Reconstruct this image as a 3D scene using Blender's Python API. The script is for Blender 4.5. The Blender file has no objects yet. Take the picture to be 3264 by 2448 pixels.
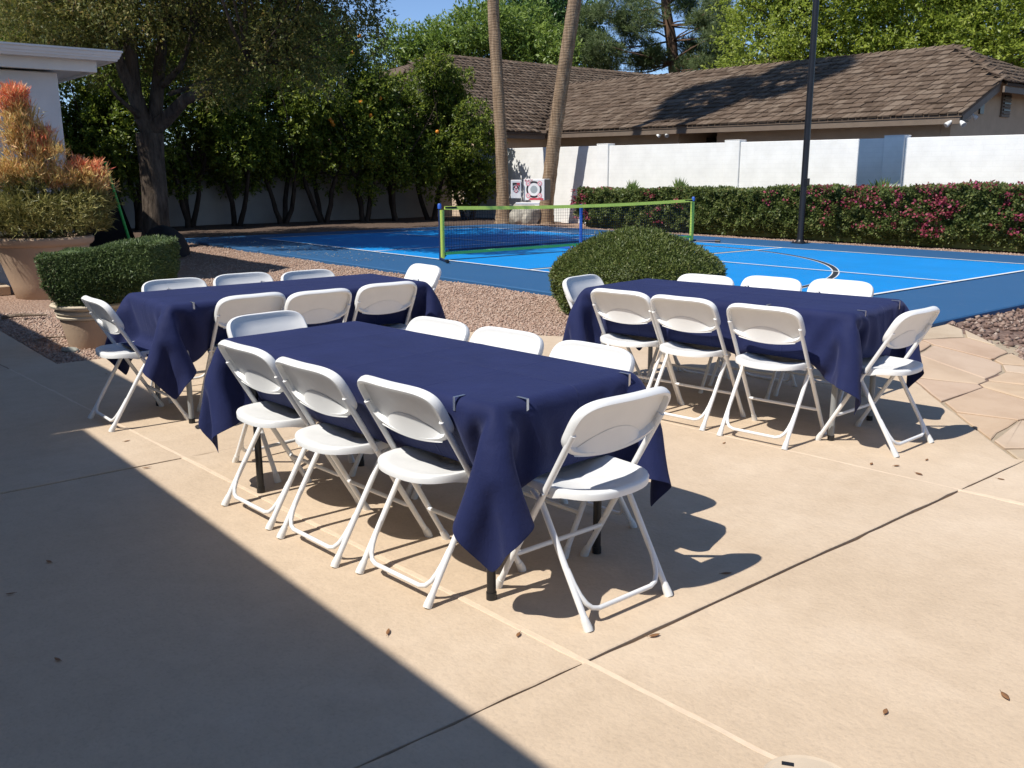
import bpy, bmesh, math
import numpy as np
from mathutils import Vector, Matrix, noise

# ------------------------------------------------------------------ camera, sky, sun, exposure
sc = bpy.context.scene
col = sc.collection
cam = bpy.data.cameras.new("camera"); cam.sensor_width = 36.0; cam.lens = 36.0 * 2923.4 / 3264.0
cam.clip_start = 0.05; cam.clip_end = 2000
camo = bpy.data.objects.new("camera", cam); col.objects.link(camo)
CAM = (11.968, -11.435, 1.480)
Rr, Ru, Rf = (0.63557, 0.77204, -0.0029), (-0.17023, 0.1438, 0.97486), (-0.75305, 0.61909, -0.22282)
camo.matrix_world = Matrix(((Rr[0], Ru[0], -Rf[0], CAM[0]), (Rr[1], Ru[1], -Rf[1], CAM[1]), (Rr[2], Ru[2], -Rf[2], CAM[2]), (0, 0, 0, 1)))
sc.camera = camo

SUN_EL, SHADOW_AZ = math.radians(54), math.radians(86)
world = bpy.data.worlds.new("World"); sc.world = world; world.use_nodes = True
wn = world.node_tree.nodes; wl = world.node_tree.links
sky = wn.new("ShaderNodeTexSky"); sky.sky_type = 'NISHITA'; sky.sun_disc = False
sky.sun_elevation = SUN_EL; sky.sun_rotation = math.pi / 2 - (SHADOW_AZ + math.pi)
sky.altitude = 2500; sky.air_density = 0.85; sky.dust_density = 0.0; sky.ozone_density = 3.5
bg = wn.get("Background"); bg.inputs[1].default_value = 0.13
wl.new(sky.outputs[0], bg.inputs[0])
sun = bpy.data.lights.new("sun", 'SUN'); sun.energy = 4.6; sun.angle = math.radians(0.53); sun.color = (1.0, 0.955, 0.88)
suno = bpy.data.objects.new("sun", sun); col.objects.link(suno)
sd = Vector((math.cos(SHADOW_AZ) * math.cos(SUN_EL), math.sin(SHADOW_AZ) * math.cos(SUN_EL), -math.sin(SUN_EL)))
suno.rotation_euler = sd.to_track_quat('-Z', 'Y').to_euler(); suno.location = (0, -20, 30)
vs = sc.view_settings; vs.view_transform = 'Standard'; vs.look = 'None'; vs.exposure = 0.30; vs.gamma = 1.0
vs.use_curve_mapping = False

# ------------------------------------------------------------------ helpers
PI = math.pi
def tag(o, label=None, cat=None, group=None, kind=None):
    if label: o["label"] = label
    if cat: o["category"] = cat
    if group: o["group"] = group
    if kind: o["kind"] = kind
    return o

def empty(name, loc=(0, 0, 0), rz=0.0):
    o = bpy.data.objects.new(name, None); col.objects.link(o)
    o.location = loc; o.rotation_euler = (0, 0, rz); o.empty_display_size = 0.1
    return o

def link(name, me, mat=None, parent=None):
    if mat is not None and len(me.materials) == 0: me.materials.append(mat)
    o = bpy.data.objects.new(name, me); col.objects.link(o)
    if parent is not None: o.parent = parent
    return o

def copy_tree(o, parent=None):
    c = o.copy(); col.objects.link(c); c.parent = parent
    for ch in o.children: copy_tree(ch, c)
    return c

def np_mesh(name, V, F):
    """V (n,3), F (m,k) -> mesh, quickly"""
    me = bpy.data.meshes.new(name); V = np.ascontiguousarray(V, dtype=np.float32); F = np.ascontiguousarray(F, dtype=np.int32)
    n, (m, k) = len(V), F.shape
    me.vertices.add(n); me.vertices.foreach_set("co", V.ravel())
    me.loops.add(m * k); me.loops.foreach_set("vertex_index", F.ravel())
    me.polygons.add(m); me.polygons.foreach_set("loop_start", np.arange(0, m * k, k, dtype=np.int32))
    me.update(calc_edges=True)
    return me

class MB:
    def __init__(s): s.v = []; s.f = []
    def add(s, vs, fs):
        b = len(s.v); s.v += [tuple(map(float, q)) for q in vs]; s.f += [tuple(b + i for i in f) for f in fs]; return s
    def box(s, c, d, rz=0.0, taper=1.0):
        x, y, z = d[0] / 2, d[1] / 2, d[2] / 2; ca, sa = math.cos(rz), math.sin(rz); vs = []
        for sz in (-1, 1):
            t = taper if sz > 0 else 1.0
            for sx, sy in ((-1, -1), (1, -1), (1, 1), (-1, 1)):
                a, b = sx * x * t, sy * y * t
                vs.append((c[0] + ca * a - sa * b, c[1] + sa * a + ca * b, c[2] + sz * z))
        return s.add(vs, [(3, 2, 1, 0), (4, 5, 6, 7), (0, 1, 5, 4), (1, 2, 6, 5), (2, 3, 7, 6), (3, 0, 4, 7)])
    def tube(s, pts, r, n=10, cap=True, wob=None):
        pts = [Vector(q) for q in pts]; rr = r if hasattr(r, '__len__') else [r] * len(pts)
        b = len(s.v); ref = None
        for i, q in enumerate(pts):
            t = (pts[min(i + 1, len(pts) - 1)] - pts[max(i - 1, 0)]).normalized()
            if ref is None:
                ref = Vector((1, 0, 0)) if abs(t.x) < 0.8 else Vector((0, 1, 0))
            u = (ref - t * ref.dot(t)).normalized(); w = t.cross(u); ref = u
            for k in range(n):
                a = 2 * PI * k / n; q2 = rr[i] * (wob(i, k) if wob else 1.0)
                s.v.append(tuple(q + (u * math.cos(a) + w * math.sin(a)) * q2))
        for i in range(len(pts) - 1):
            for k in range(n):
                k2 = (k + 1) % n
                s.f.append((b + i * n + k, b + i * n + k2, b + (i + 1) * n + k2, b + (i + 1) * n + k))
        if cap:
            s.f.append(tuple(b + k for k in reversed(range(n)))); e = b + (len(pts) - 1) * n
            s.f.append(tuple(e + k for k in range(n)))
        return s
    def lathe(s, prof, n=32, c=(0, 0, 0), wob=None):
        b = len(s.v)
        for i, (r, z) in enumerate(prof):
            for k in range(n):
                a = 2 * PI * k / n; q = r * (wob(a, z) if wob else 1)
                s.v.append((c[0] + q * math.cos(a), c[1] + q * math.sin(a), c[2] + z))
        for i in range(len(prof) - 1):
            for k in range(n):
                k2 = (k + 1) % n; s.f.append((b + i * n + k, b + i * n + k2, b + (i + 1) * n + k2, b + (i + 1) * n + k))
        s.f.append(tuple(b + k for k in reversed(range(n)))); e = b + (len(prof) - 1) * n; s.f.append(tuple(e + k for k in range(n)))
        return s
    def prism(s, poly, z0, z1):
        n = len(poly); vs = [(x, y, z0) for x, y in poly] + [(x, y, z1) for x, y in poly]
        return s.add(vs, [tuple(reversed(range(n))), tuple(range(n, 2 * n))] + [(i, (i + 1) % n, n + (i + 1) % n, n + i) for i in range(n)])
    def mesh(s, name, smooth=False, bevel=0.0, angle=None):
        me = bpy.data.meshes.new(name); me.from_pydata(s.v, [], s.f); me.update()
        if bevel:
            bm = bmesh.new(); bm.from_mesh(me); bmesh.ops.remove_doubles(bm, verts=bm.verts, dist=1e-5)
            bmesh.ops.bevel(bm, geom=list(bm.edges), offset=bevel, segments=1, profile=0.5, affect='EDGES', clamp_overlap=True)
            bm.to_mesh(me); bm.free()
        if smooth:
            me.polygons.foreach_set("use_smooth", [True] * len(me.polygons))
            if angle: me.set_sharp_from_angle(angle=angle)
        return me
    def build(s, name, mat, parent=None, smooth=False, bevel=0.0, angle=math.radians(40), org=None):
        if org is not None: s.v = [(q[0] - org[0], q[1] - org[1], q[2] - org[2]) for q in s.v]
        return link(name, s.mesh(name, smooth, bevel, angle), mat, parent)

# ------------------------------------------------------------------ materials
def srgb(r, g, b):
    f = lambda c: (c / 255 / 12.92) if c / 255 <= 0.04045 else ((c / 255 + 0.055) / 1.055) ** 2.4
    return (f(r), f(g), f(b))

class NT:
    def __init__(s, name):
        s.m = bpy.data.materials.new(name); s.m.use_nodes = True; s.t = s.m.node_tree; s.n = s.t.nodes
        s.b = s.n["Principled BSDF"]
    def new(s, ty, **kw):
        n = s.n.new(ty)
        for k, v in kw.items():
            if k.startswith("i_"):
                n.inputs[int(k[2:]) if k[2:].isdigit() else k[2:].replace("_", " ")].default_value = v
            else: setattr(n, k, v)
        return n
    def l(s, a, b): s.t.links.new(a, b)
    def coord(s, scale=(1, 1, 1), kind="Object"):
        tc = s.new("ShaderNodeTexCoord"); mp = s.new("ShaderNodeMapping"); mp.inputs["Scale"].default_value = scale
        s.l(tc.outputs[kind], mp.inputs[0]); return mp.outputs[0]
    def noise(s, vec, scale, detail=4, rough=0.55, out=0):
        n = s.new("ShaderNodeTexNoise"); n.inputs["Scale"].default_value = scale; n.inputs["Detail"].default_value = detail; n.inputs["Roughness"].default_value = rough
        if vec is not None: s.l(vec, n.inputs["Vector"])
        return n.outputs[out]
    def ramp(s, fac, stops, interp='LINEAR'):
        r = s.new("ShaderNodeValToRGB"); e = r.color_ramp; e.interpolation = interp
        while len(e.elements) < len(stops): e.elements.new(0.5)
        for q, (p, c) in zip(e.elements, stops): q.position = p; q.color = (*c, 1) if len(c) == 3 else c
        s.l(fac, r.inputs[0]); return r.outputs[0]
    def mix(s, a, b, fac, mode='MIX'):
        m = s.new("ShaderNodeMix", data_type='RGBA', blend_type=mode)
        if isinstance(fac, (int, float)): m.inputs[0].default_value = fac
        else: s.l(fac, m.inputs[0])
        for i, q in ((6, a), (7, b)):
            if isinstance(q, (tuple, list)): m.inputs[i].default_value = (*q[:3], 1)
            else: s.l(q, m.inputs[i])
        return m.outputs[2]
    def math(s, op, a, b=0.0):
        m = s.new("ShaderNodeMath", operation=op)
        for i, q in ((0, a), (1, b)):
            if isinstance(q, (int, float)): m.inputs[i].default_value = q
            else: s.l(q, m.inputs[i])
        return m.outputs[0]
    def bump(s, h, strength=0.3, dist=0.01, prev=None):
        b = s.new("ShaderNodeBump"); b.inputs["Strength"].default_value = strength; b.inputs["Distance"].default_value = dist
        s.l(h, b.inputs["Height"])
        if prev is not None: s.l(prev, b.inputs["Normal"])
        return b.outputs[0]
    def fin(s, color=None, rough=0.6, normal=None, spec=0.5, metal=0.0):
        if color is not None:
            if isinstance(color, (tuple, list)): s.b.inputs["Base Color"].default_value = (*color[:3], 1)
            else: s.l(color, s.b.inputs["Base Color"])
        if isinstance(rough, (int, float)): s.b.inputs["Roughness"].default_value = rough
        else: s.l(rough, s.b.inputs["Roughness"])
        if normal is not None: s.l(normal, s.b.inputs["Normal"])
        s.b.inputs["Specular IOR Level"].default_value = spec; s.b.inputs["Metallic"].default_value = metal
        return s.m

def plain(name, c, rough=0.5, var=0.12, scale=6.0, bump=0.0, bscale=60, metal=0.0, spec=0.5):
    t = NT(name); v = t.coord(); n = t.noise(v, scale, 5)
    d = tuple(q * (1 - var) for q in c); u = tuple(min(1, q * (1 + var)) for q in c)
    cc = t.ramp(n, [(0.3, d), (0.7, u)])
    nm = t.bump(t.noise(v, bscale, 4), bump, 0.004) if bump else None
    return t.fin(cc, rough, nm, spec, metal)

def leafmat(name, stops, rough=0.5, trans=0.25, spec=0.4):
    t = NT(name); g = t.new("ShaderNodeNewGeometry"); c = t.ramp(g.outputs["Random Per Island"], stops)
    t.fin(c, rough, None, spec)
    tr = t.new("ShaderNodeBsdfTranslucent"); t.l(t.mix(c, (0.9, 1.0, 0.3), 0.25, 'MULTIPLY'), tr.inputs[0])
    mx = t.new("ShaderNodeMixShader"); mx.inputs[0].default_value = trans
    t.l(t.b.outputs[0], mx.inputs[1]); t.l(tr.outputs[0], mx.inputs[2]); t.l(mx.outputs[0], t.n["Material Output"].inputs[0])
    return t.m

def m_concrete():
    t = NT("concrete"); v = t.coord()
    big = t.noise(v, 1.1, 6, 0.6); mid = t.noise(v, 9, 5, 0.65); fine = t.noise(v, 70, 4, 0.6)
    c = t.ramp(big, [(0.25, (0.53, 0.412, 0.292)), (0.55, (0.57, 0.447, 0.322)), (0.8, (0.605, 0.477, 0.347))])
    c = t.mix(c, t.ramp(mid, [(0.35, (0.86, 0.85, 0.84)), (0.6, (1, 1, 1))]), 0.5, 'MULTIPLY')
    c = t.mix(c, t.ramp(fine, [(0.30, (0.80, 0.80, 0.81)), (0.5, (1, 1, 1))]), 0.5, 'MULTIPLY')
    st = t.noise(v, 2.3, 8, 0.75)
    c = t.mix(c, (0.38, 0.28, 0.18), t.ramp(st, [(0.60, (0, 0, 0)), (0.80, (0.5, 0.5, 0.5))]))
    sp_ = t.noise(t.coord((1, 1, 1)), 26, 6, 0.8); c = t.mix(c, (0.30, 0.22, 0.15), t.ramp(sp_, [(0.66, (0, 0, 0)), (0.78, (0.5, 0.5, 0.5))]))
    wp = t.noise(v, 0.55, 5, 0.7); c = t.mix(c, (0.68, 0.57, 0.445), t.ramp(wp, [(0.52, (0, 0, 0)), (0.75, (0.4, 0.4, 0.4))]))
    h1 = t.math('MULTIPLY', t.noise(v, 38, 3, 0.5), 1.0)
    nm = t.bump(h1, 0.45, 0.006); nm = t.bump(fine, 0.35, 0.003, nm)
    return t.fin(c, 0.85, nm, 0.25)

def m_gravel(name, a, b, c3, scale=38):
    t = NT(name); v = t.coord(); vo = t.new("ShaderNodeTexVoronoi"); vo.inputs["Scale"].default_value = scale; t.l(v, vo.inputs["Vector"])
    c = t.ramp(t.noise(vo.outputs["Color"], 3.0, 2), [(0.3, a), (0.5, b), (0.7, c3)])
    c = t.mix(c, t.ramp(vo.outputs["Distance"], [(0.2, (1, 1, 1)), (0.7, (0.55, 0.5, 0.48))]), 0.6, 'MULTIPLY')
    h = t.math('SUBTRACT', 1.0, vo.outputs["Distance"])
    return t.fin(c, 0.9, t.bump(h, 0.9, 0.02), 0.2)

def m_stone(name, stops, scale=14):
    t = NT(name); g = t.new("ShaderNodeNewGeometry"); c = t.ramp(g.outputs["Random Per Island"], stops)
    v = t.coord(); c = t.mix(c, t.ramp(t.noise(v, scale, 5), [(0.3, (0.75, 0.75, 0.75)), (0.65, (1.05, 1.05, 1.05))]), 0.7, 'MULTIPLY')
    return t.fin(c, 0.88, t.bump(t.noise(v, scale * 4, 4), 0.4, 0.005), 0.2)

def m_flag():
    t = NT("flagstone_rock"); oi = t.new("ShaderNodeObjectInfo"); v = t.coord()
    c = t.ramp(oi.outputs["Random"], [(0.0, (0.50, 0.42, 0.31)), (0.3, (0.52, 0.38, 0.27)), (0.55, (0.55, 0.42, 0.29)), (0.8, (0.48, 0.345, 0.255)), (1.0, (0.55, 0.44, 0.33))])
    w = t.noise(v, 2.5, 7, 0.65)
    c = t.mix(c, t.ramp(w, [(0.3, (0.80, 0.74, 0.68)), (0.6, (1.03, 1.02, 1.0))]), 0.7, 'MULTIPLY')
    return t.fin(c, 0.75, t.bump(t.noise(v, 18, 6), 0.35, 0.006), 0.3)

def m_court(name, c, dirt=0.10):
    t = NT(name); v = t.coord(); n = t.noise(v, 1.6, 7, 0.65); f = t.noise(v, 220, 3)
    cc = t.ramp(n, [(0.25, tuple(q * (1 - dirt) for q in c)), (0.7, tuple(min(1, q * (1 + dirt * 0.5)) for q in c))])
    d = t.noise(v, 7, 8, 0.75); cc = t.mix(cc, (0.22, 0.22, 0.24), t.ramp(d, [(0.56, (0, 0, 0)), (0.82, (0.26, 0.26, 0.26))]))
    return t.fin(cc, 0.62, t.bump(f, 0.25, 0.002), 0.35)

def m_whitewall():
    t = NT("white_painted_block"); v = t.coord(); br = t.new("ShaderNodeTexBrick")
    br.inputs["Scale"].default_value = 1.0; br.inputs["Mortar Size"].default_value = 0.008; br.inputs["Brick Width"].default_value = 0.40
    br.inputs["Row Height"].default_value = 0.10; br.inputs["Mortar Smooth"].default_value = 0.7
    mp = t.new("ShaderNodeMapping"); mp.inputs["Rotation"].default_value = (math.radians(90), 0, 0); t.l(v, mp.inputs[0]); t.l(mp.outputs[0], br.inputs["Vector"])
    n = t.noise(v, 3, 6, 0.6)
    c = t.ramp(n, [(0.3, (0.74, 0.735, 0.71)), (0.65, (0.83, 0.825, 0.80))])
    st = t.noise(t.coord((1.5, 1.5, 0.5)), 4, 7, 0.7); c = t.mix(c, (0.55, 0.52, 0.46), t.ramp(st, [(0.62, (0, 0, 0)), (0.82, (0.3, 0.3, 0.3))]))
    c = t.mix(c, t.ramp(br.outputs["Fac"], [(0.2, (1, 1, 1)), (0.8, (0.955, 0.955, 0.955))]), 1.0, 'MULTIPLY'); nm = t.bump(br.outputs["Fac"], -0.45, 0.015); nm = t.bump(t.noise(v, 30, 5), 0.3, 0.006, nm)
    return t.fin(c, 0.8, nm, 0.25)

def m_stucco(name, c, sc_=55):
    t = NT(name); v = t.coord(); n = t.noise(v, 2.2, 6, 0.6)
    cc = t.ramp(n, [(0.3, tuple(q * 0.88 for q in c)), (0.7, tuple(min(1, q * 1.06) for q in c))])
    return t.fin(cc, 0.88, t.bump(t.noise(v, sc_, 5, 0.65), 0.5, 0.006), 0.2)

def m_shake():
    t = NT("weathered_shake"); g = t.new("ShaderNodeNewGeometry"); oi = t.new("ShaderNodeObjectInfo")
    r = t.math('FRACT', t.math('ADD', g.outputs["Random Per Island"], oi.outputs["Random"]))
    c = t.ramp(r, [(0.0, (0.094, 0.066, 0.047)), (0.3, (0.132, 0.095, 0.069)), (0.6, (0.162, 0.119, 0.088)), (0.85, (0.205, 0.157, 0.118)), (1.0, (0.125, 0.085, 0.060))])
    v = t.coord((2.0, 22, 22), "Object"); c = t.mix(c, t.ramp(t.noise(v, 2.0, 6, 0.7), [(0.3, (0.6, 0.58, 0.56)), (0.65, (1.1, 1.1, 1.1))]), 0.8, 'MULTIPLY')
    return t.fin(c, 0.9, t.bump(t.noise(v, 3, 5), 0.5, 0.01), 0.15)

def m_bark(name, a, b, scale=9, stretch=0.25):
    t = NT(name); v = t.coord((1, 1, stretch)); n = t.noise(v, scale, 8, 0.7)
    return t.fin(t.ramp(n, [(0.32, a), (0.66, b)]), 0.92, t.bump(n, 0.9, 0.05), 0.15)

def m_palm():
    t = NT("palm_bark"); v = t.coord((0.6, 0.6, 1)); n = t.noise(t.coord((5, 5, 0.6)), 3, 7, 0.7)
    w = t.new("ShaderNodeTexWave", wave_type='BANDS', bands_direction='Z'); w.inputs["Scale"].default_value = 4.5; w.inputs["Distortion"].default_value = 9.0; w.inputs["Detail"].default_value = 4; t.l(v, w.inputs["Vector"])
    c = t.ramp(n, [(0.28, (0.14, 0.092, 0.058)), (0.5, (0.28, 0.195, 0.125)), (0.72, (0.42, 0.315, 0.215))])
    c = t.mix(c, t.ramp(w.outputs["Fac"], [(0.1, (0.66, 0.64, 0.62)), (0.6, (1, 1, 1))]), 0.45, 'MULTIPLY')
    nm = t.bump(w.outputs["Fac"], 0.3, 0.015); return t.fin(c, 0.9, t.bump(n, 0.7, 0.03, nm), 0.15)

def m_cloth():
    t = NT("navy_cloth"); v = t.coord((1, 1, 1), "UV"); n = t.noise(t.coord(), 5, 6, 0.6)
    c = t.ramp(n, [(0.3, (0.0085, 0.0135, 0.060)), (0.7, (0.012, 0.0185, 0.078))])
    w1 = t.noise(t.coord((260, 30, 30)), 1.0, 2); w2 = t.noise(t.coord((30, 260, 120)), 1.0, 2)
    nm = t.bump(t.math('ADD', w1, w2), 0.35, 0.002); nm = t.bump(t.noise(t.coord(), 9, 6, 0.65), 0.45, 0.012, nm)
    sx = t.new("ShaderNodeSeparateXYZ"); tco = t.new("ShaderNodeTexCoord"); t.l(tco.outputs["Object"], sx.inputs[0]); cr = None
    for ax, p0 in ((0, .06), (0, -.47), (0, .52), (1, .02)):      # packing creases pressed into the cloth
        q = t.math('SUBTRACT', 1.0, t.math('DIVIDE', t.math('ABSOLUTE', t.math('SUBTRACT', sx.outputs[ax], p0)), .007)); q = t.math('MAXIMUM', q, 0.0); cr = q if cr is None else t.math('MAXIMUM', cr, q)
    nm = t.bump(cr, 0.5, 0.004, nm)
    t.b.inputs["Sheen Weight"].default_value = 0.12; t.b.inputs["Sheen Roughness"].default_value = 0.5; t.b.inputs["Sheen Tint"].default_value = (0.45, 0.5, 0.9, 1)
    return t.fin(c, 0.78, nm, 0.25)

def m_plastic(name, c=(0.80, 0.80, 0.785), rough=0.38):
    t = NT(name); v = t.coord(); n = t.noise(v, 7, 7, 0.7); oi = t.new("ShaderNodeObjectInfo")
    cc = t.ramp(n, [(0.3, tuple(q * 0.94 for q in c)), (0.6, c)])
    sp = t.noise(t.coord((1, 1, 3)), 24, 8, 0.8); cc = t.mix(cc, (0.45, 0.43, 0.40), t.ramp(sp, [(0.68, (0, 0, 0)), (0.80, (0.45, 0.45, 0.45))]))
    return t.fin(cc, rough, t.bump(t.noise(v, 160, 3), 0.12, 0.001), 0.45)

M = {}
M['concrete'] = m_concrete()
M['sealant'] = plain("joint_sealant", (0.62, 0.49, 0.36), 0.7, 0.08, 20, 0.3)
M['gravel'] = m_gravel("gravel_bed_tan", (0.30, 0.195, 0.14), (0.40, 0.275, 0.205), (0.47, 0.35, 0.275))
M['gravel_dark'] = m_gravel("gravel_bed_brown", (0.16, 0.105, 0.085), (0.22, 0.15, 0.12), (0.28, 0.21, 0.17), 20)
M['soil'] = m_gravel("dark_soil", (0.09, 0.06, 0.045), (0.14, 0.10, 0.075), (0.17, 0.125, 0.10), 30)
M['stones'] = m_stone("gravel_tan", [(0, (0.34, 0.225, 0.17)), (0.3, (0.42, 0.29, 0.22)), (0.6, (0.46, 0.335, 0.26)), (0.85, (0.50, 0.39, 0.31)), (1, (0.38, 0.24, 0.185))])
M['stones_dark'] = m_stone("gravel_brown", [(0, (0.13, 0.085, 0.07)), (0.4, (0.22, 0.145, 0.115)), (0.75, (0.31, 0.22, 0.175)), (1, (0.42, 0.34, 0.28))])
M['flag'] = m_flag()
M['mortar'] = plain("mortar", (0.36, 0.29, 0.205), 0.9, 0.15, 10, 0.5)
M['court_dark'] = m_court("court_slate_blue", (0.024, 0.098, 0.225), 0.06)
M['court_light'] = m_court("court_bright_blue", (0.0, 0.225, 0.60), 0.09)
M['line_white'] = plain("line_paint_white", (0.72, 0.74, 0.74), 0.6, 0.06)
M['line_black'] = plain("line_paint_black", (0.018, 0.022, 0.03), 0.6, 0.1)
M['whitewall'] = m_whitewall()
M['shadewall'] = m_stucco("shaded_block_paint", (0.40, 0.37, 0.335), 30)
M['tan_stucco'] = m_stucco("tan_stucco", (0.58, 0.44, 0.31))
M['trim'] = plain("tan_trim", (0.17, 0.128, 0.095), 0.6, 0.1, 4, 0.2)
M['white_stucco'] = m_stucco("white_stucco", (0.70, 0.69, 0.67))
M['white_trim'] = plain("white_trim_paint", (0.72, 0.71, 0.67), 0.45, 0.05, 3, 0.08)
M['dark_glass'] = plain("dark_opening", (0.02, 0.016, 0.013), 0.3, 0.1)
M['shake'] = m_shake()
M['roof_flat'] = plain("flat_roof_coating", (0.5, 0.48, 0.44), 0.9, 0.1)
M['bark'] = m_bark("tree_bark", (0.035, 0.026, 0.02), (0.155, 0.12, 0.092))
M['bark_dark'] = m_bark("citrus_bark", (0.02, 0.015, 0.012), (0.075, 0.055, 0.042))
M['bark_pine'] = m_bark("pine_bark", (0.06, 0.038, 0.026), (0.20, 0.125, 0.085), 5)
M['palm'] = m_palm()
M['cloth'] = m_cloth()
M['plastic'] = m_plastic("white_plastic")
M['tube'] = m_plastic("white_enamel_tube", (0.78, 0.78, 0.77), 0.3)
M['cap'] = plain("rubber_foot_white", (0.70, 0.69, 0.66), 0.55, 0.12, 20)
M['black_metal'] = plain("black_powder_coat", (0.012, 0.012, 0.013), 0.42, 0.2)
M['grey_metal'] = plain("grey_enamel", (0.25, 0.26, 0.26), 0.4, 0.12)
M['steel'] = plain("clip_steel", (0.62, 0.63, 0.65), 0.28, 0.1, metal=0.9)
M['table_top'] = plain("table_plastic", (0.55, 0.55, 0.53), 0.5, 0.08)
M['pole'] = plain("pole_black", (0.011, 0.011, 0.013), 0.38, 0.15)
M['lime'] = plain("lime_tape", (0.46, 0.60, 0.10), 0.55, 0.06, 30, 0.2)
M['lime2'] = plain("green_tape", (0.20, 0.72, 0.16), 0.55, 0.06, 30, 0.2)
M['blue_post'] = plain("blue_post_paint", (0.035, 0.12, 0.46), 0.4, 0.08)
M['navy_post'] = plain("navy_tube", (0.012, 0.028, 0.10), 0.4, 0.1)
M['netcord'] = plain("net_cord", (0.02, 0.03, 0.045), 0.8, 0.1)
M['black_net'] = plain("black_mesh_fabric", (0.006, 0.006, 0.008), 0.85, 0.2)
M['goal_green'] = plain("goal_green_tube", (0.02, 0.33, 0.045), 0.45, 0.08)
M['boulder'] = plain("boulder_rock", (0.36, 0.335, 0.285), 0.9, 0.4, 5, 0.9, 14)
M['greystone'] = plain("grey_stone", (0.33, 0.33, 0.28), 0.85, 0.2, 20, 0.5)
M['wood'] = m_bark("dead_wood", (0.14, 0.10, 0.07), (0.36, 0.28, 0.21), 20)
M['box_white'] = plain("target_box_white", (0.74, 0.73, 0.72), 0.5, 0.05)
M['box_black'] = plain("target_box_black", (0.022, 0.02, 0.024), 0.55, 0.15)
M['print_red'] = plain("print_red", (0.48, 0.055, 0.075), 0.5, 0.06)
M['print_pink'] = plain("print_pink", (0.62, 0.30, 0.34), 0.5, 0.06)
M['print_grey'] = plain("print_grey", (0.33, 0.37, 0.38), 0.5, 0.1)
M['terracotta'] = m_stucco("sand_pot", (0.46, 0.335, 0.235), 40)
M['pot_rim'] = m_stucco("cream_pot_rim", (0.56, 0.48, 0.36), 40)
M['potsoil'] = plain("pot_soil", (0.05, 0.035, 0.026), 0.95, 0.3, 20, 0.8)
M['lid'] = plain("cream_lid", (0.55, 0.45, 0.335), 0.55, 0.06, 12, 0.1)
M['lamp_white'] = plain("floodlight_white", (0.74, 0.74, 0.72), 0.35, 0.05)
M['lens'] = plain("lamp_lens", (0.45, 0.47, 0.48), 0.12, 0.05)
M['yellow_wall'] = m_stucco("cream_yellow_stucco", (0.62, 0.46, 0.22))
M['orange'] = plain("orange_fruit", (0.72, 0.25, 0.02), 0.45, 0.1, 20, 0.2, 150)
M['dry_leaf'] = leafmat("dry_leaf", [(0, (0.16, 0.065, 0.03)), (0.5, (0.26, 0.12, 0.05)), (1, (0.33, 0.2, 0.1))], 0.7, 0.1)
M['debris'] = leafmat("leaf_litter", [(0, (0.30, 0.20, 0.10)), (0.5, (0.45, 0.38, 0.26)), (1, (0.5, 0.48, 0.4))], 0.8, 0.1)
M['leaf_mesq'] = leafmat("foliage_olive", [(0, (0.065, 0.08, 0.02)), (0.35, (0.125, 0.138, 0.033)), (0.7, (0.19, 0.185, 0.045)), (0.93, (0.26, 0.21, 0.06)), (1, (0.29, 0.19, 0.07))], 0.5, 0.36, 0.3)
M['leaf_citrus'] = leafmat("foliage_citrus", [(0, (0.06, 0.095, 0.018)), (0.4, (0.125, 0.18, 0.028)), (0.8, (0.225, 0.28, 0.042)), (1, (0.35, 0.38, 0.06))], 0.42, 0.42, 0.35)
M['leaf_ash'] = leafmat("foliage_bright", [(0, (0.17, 0.22, 0.03)), (0.4, (0.27, 0.34, 0.045)), (0.8, (0.36, 0.43, 0.065)), (1, (0.45, 0.49, 0.10))], 0.42, 0.5)
M['leaf_mid'] = leafmat("foliage_mid_green", [(0, (0.09, 0.15, 0.03)), (0.5, (0.17, 0.25, 0.045)), (1, (0.27, 0.35, 0.07))], 0.45, 0.42)
M['leaf_dark'] = leafmat("foliage_deep_green", [(0, (0.028, 0.07, 0.02)), (0.5, (0.05, 0.11, 0.028)), (1, (0.09, 0.165, 0.04))], 0.4, 0.25)
M['leaf_pine'] = leafmat("pine_needles", [(0, (0.055, 0.09, 0.03)), (0.5, (0.105, 0.15, 0.05)), (1, (0.17, 0.205, 0.08))], 0.55, 0.28)
M['leaf_boug'] = leafmat("foliage_bougainvillea", [(0, (0.06, 0.09, 0.026)), (0.5, (0.125, 0.17, 0.045)), (0.9, (0.20, 0.23, 0.068)), (1, (0.26, 0.24, 0.085))], 0.5, 0.33)
M['bract'] = leafmat("bougainvillea_bracts", [(0, (0.20, 0.025, 0.045)), (0.5, (0.32, 0.05, 0.085)), (0.85, (0.38, 0.10, 0.12)), (1, (0.40, 0.045, 0.17))], 0.6, 0.25)
M['leaf_box'] = leafmat("foliage_clipped", [(0, (0.055, 0.082, 0.018)), (0.5, (0.105, 0.14, 0.032)), (0.92, (0.165, 0.195, 0.052)), (1, (0.28, 0.27, 0.11))], 0.5, 0.25)
M['leaf_rose'] = leafmat("foliage_rosemary", [(0, (0.05, 0.085, 0.03)), (0.5, (0.10, 0.15, 0.05)), (1, (0.17, 0.225, 0.08))], 0.5, 0.25)
M['fan'] = leafmat("fan_palm_leaf", [(0, (0.06, 0.11, 0.03)), (1, (0.14, 0.19, 0.06))], 0.45, 0.2)
M['fire_red'] = leafmat("firestick_tips", [(0, (0.80, 0.18, 0.11)), (0.4, (0.86, 0.30, 0.16)), (0.75, (0.84, 0.45, 0.22)), (1, (0.72, 0.50, 0.22))], 0.5, 0.2)
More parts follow.
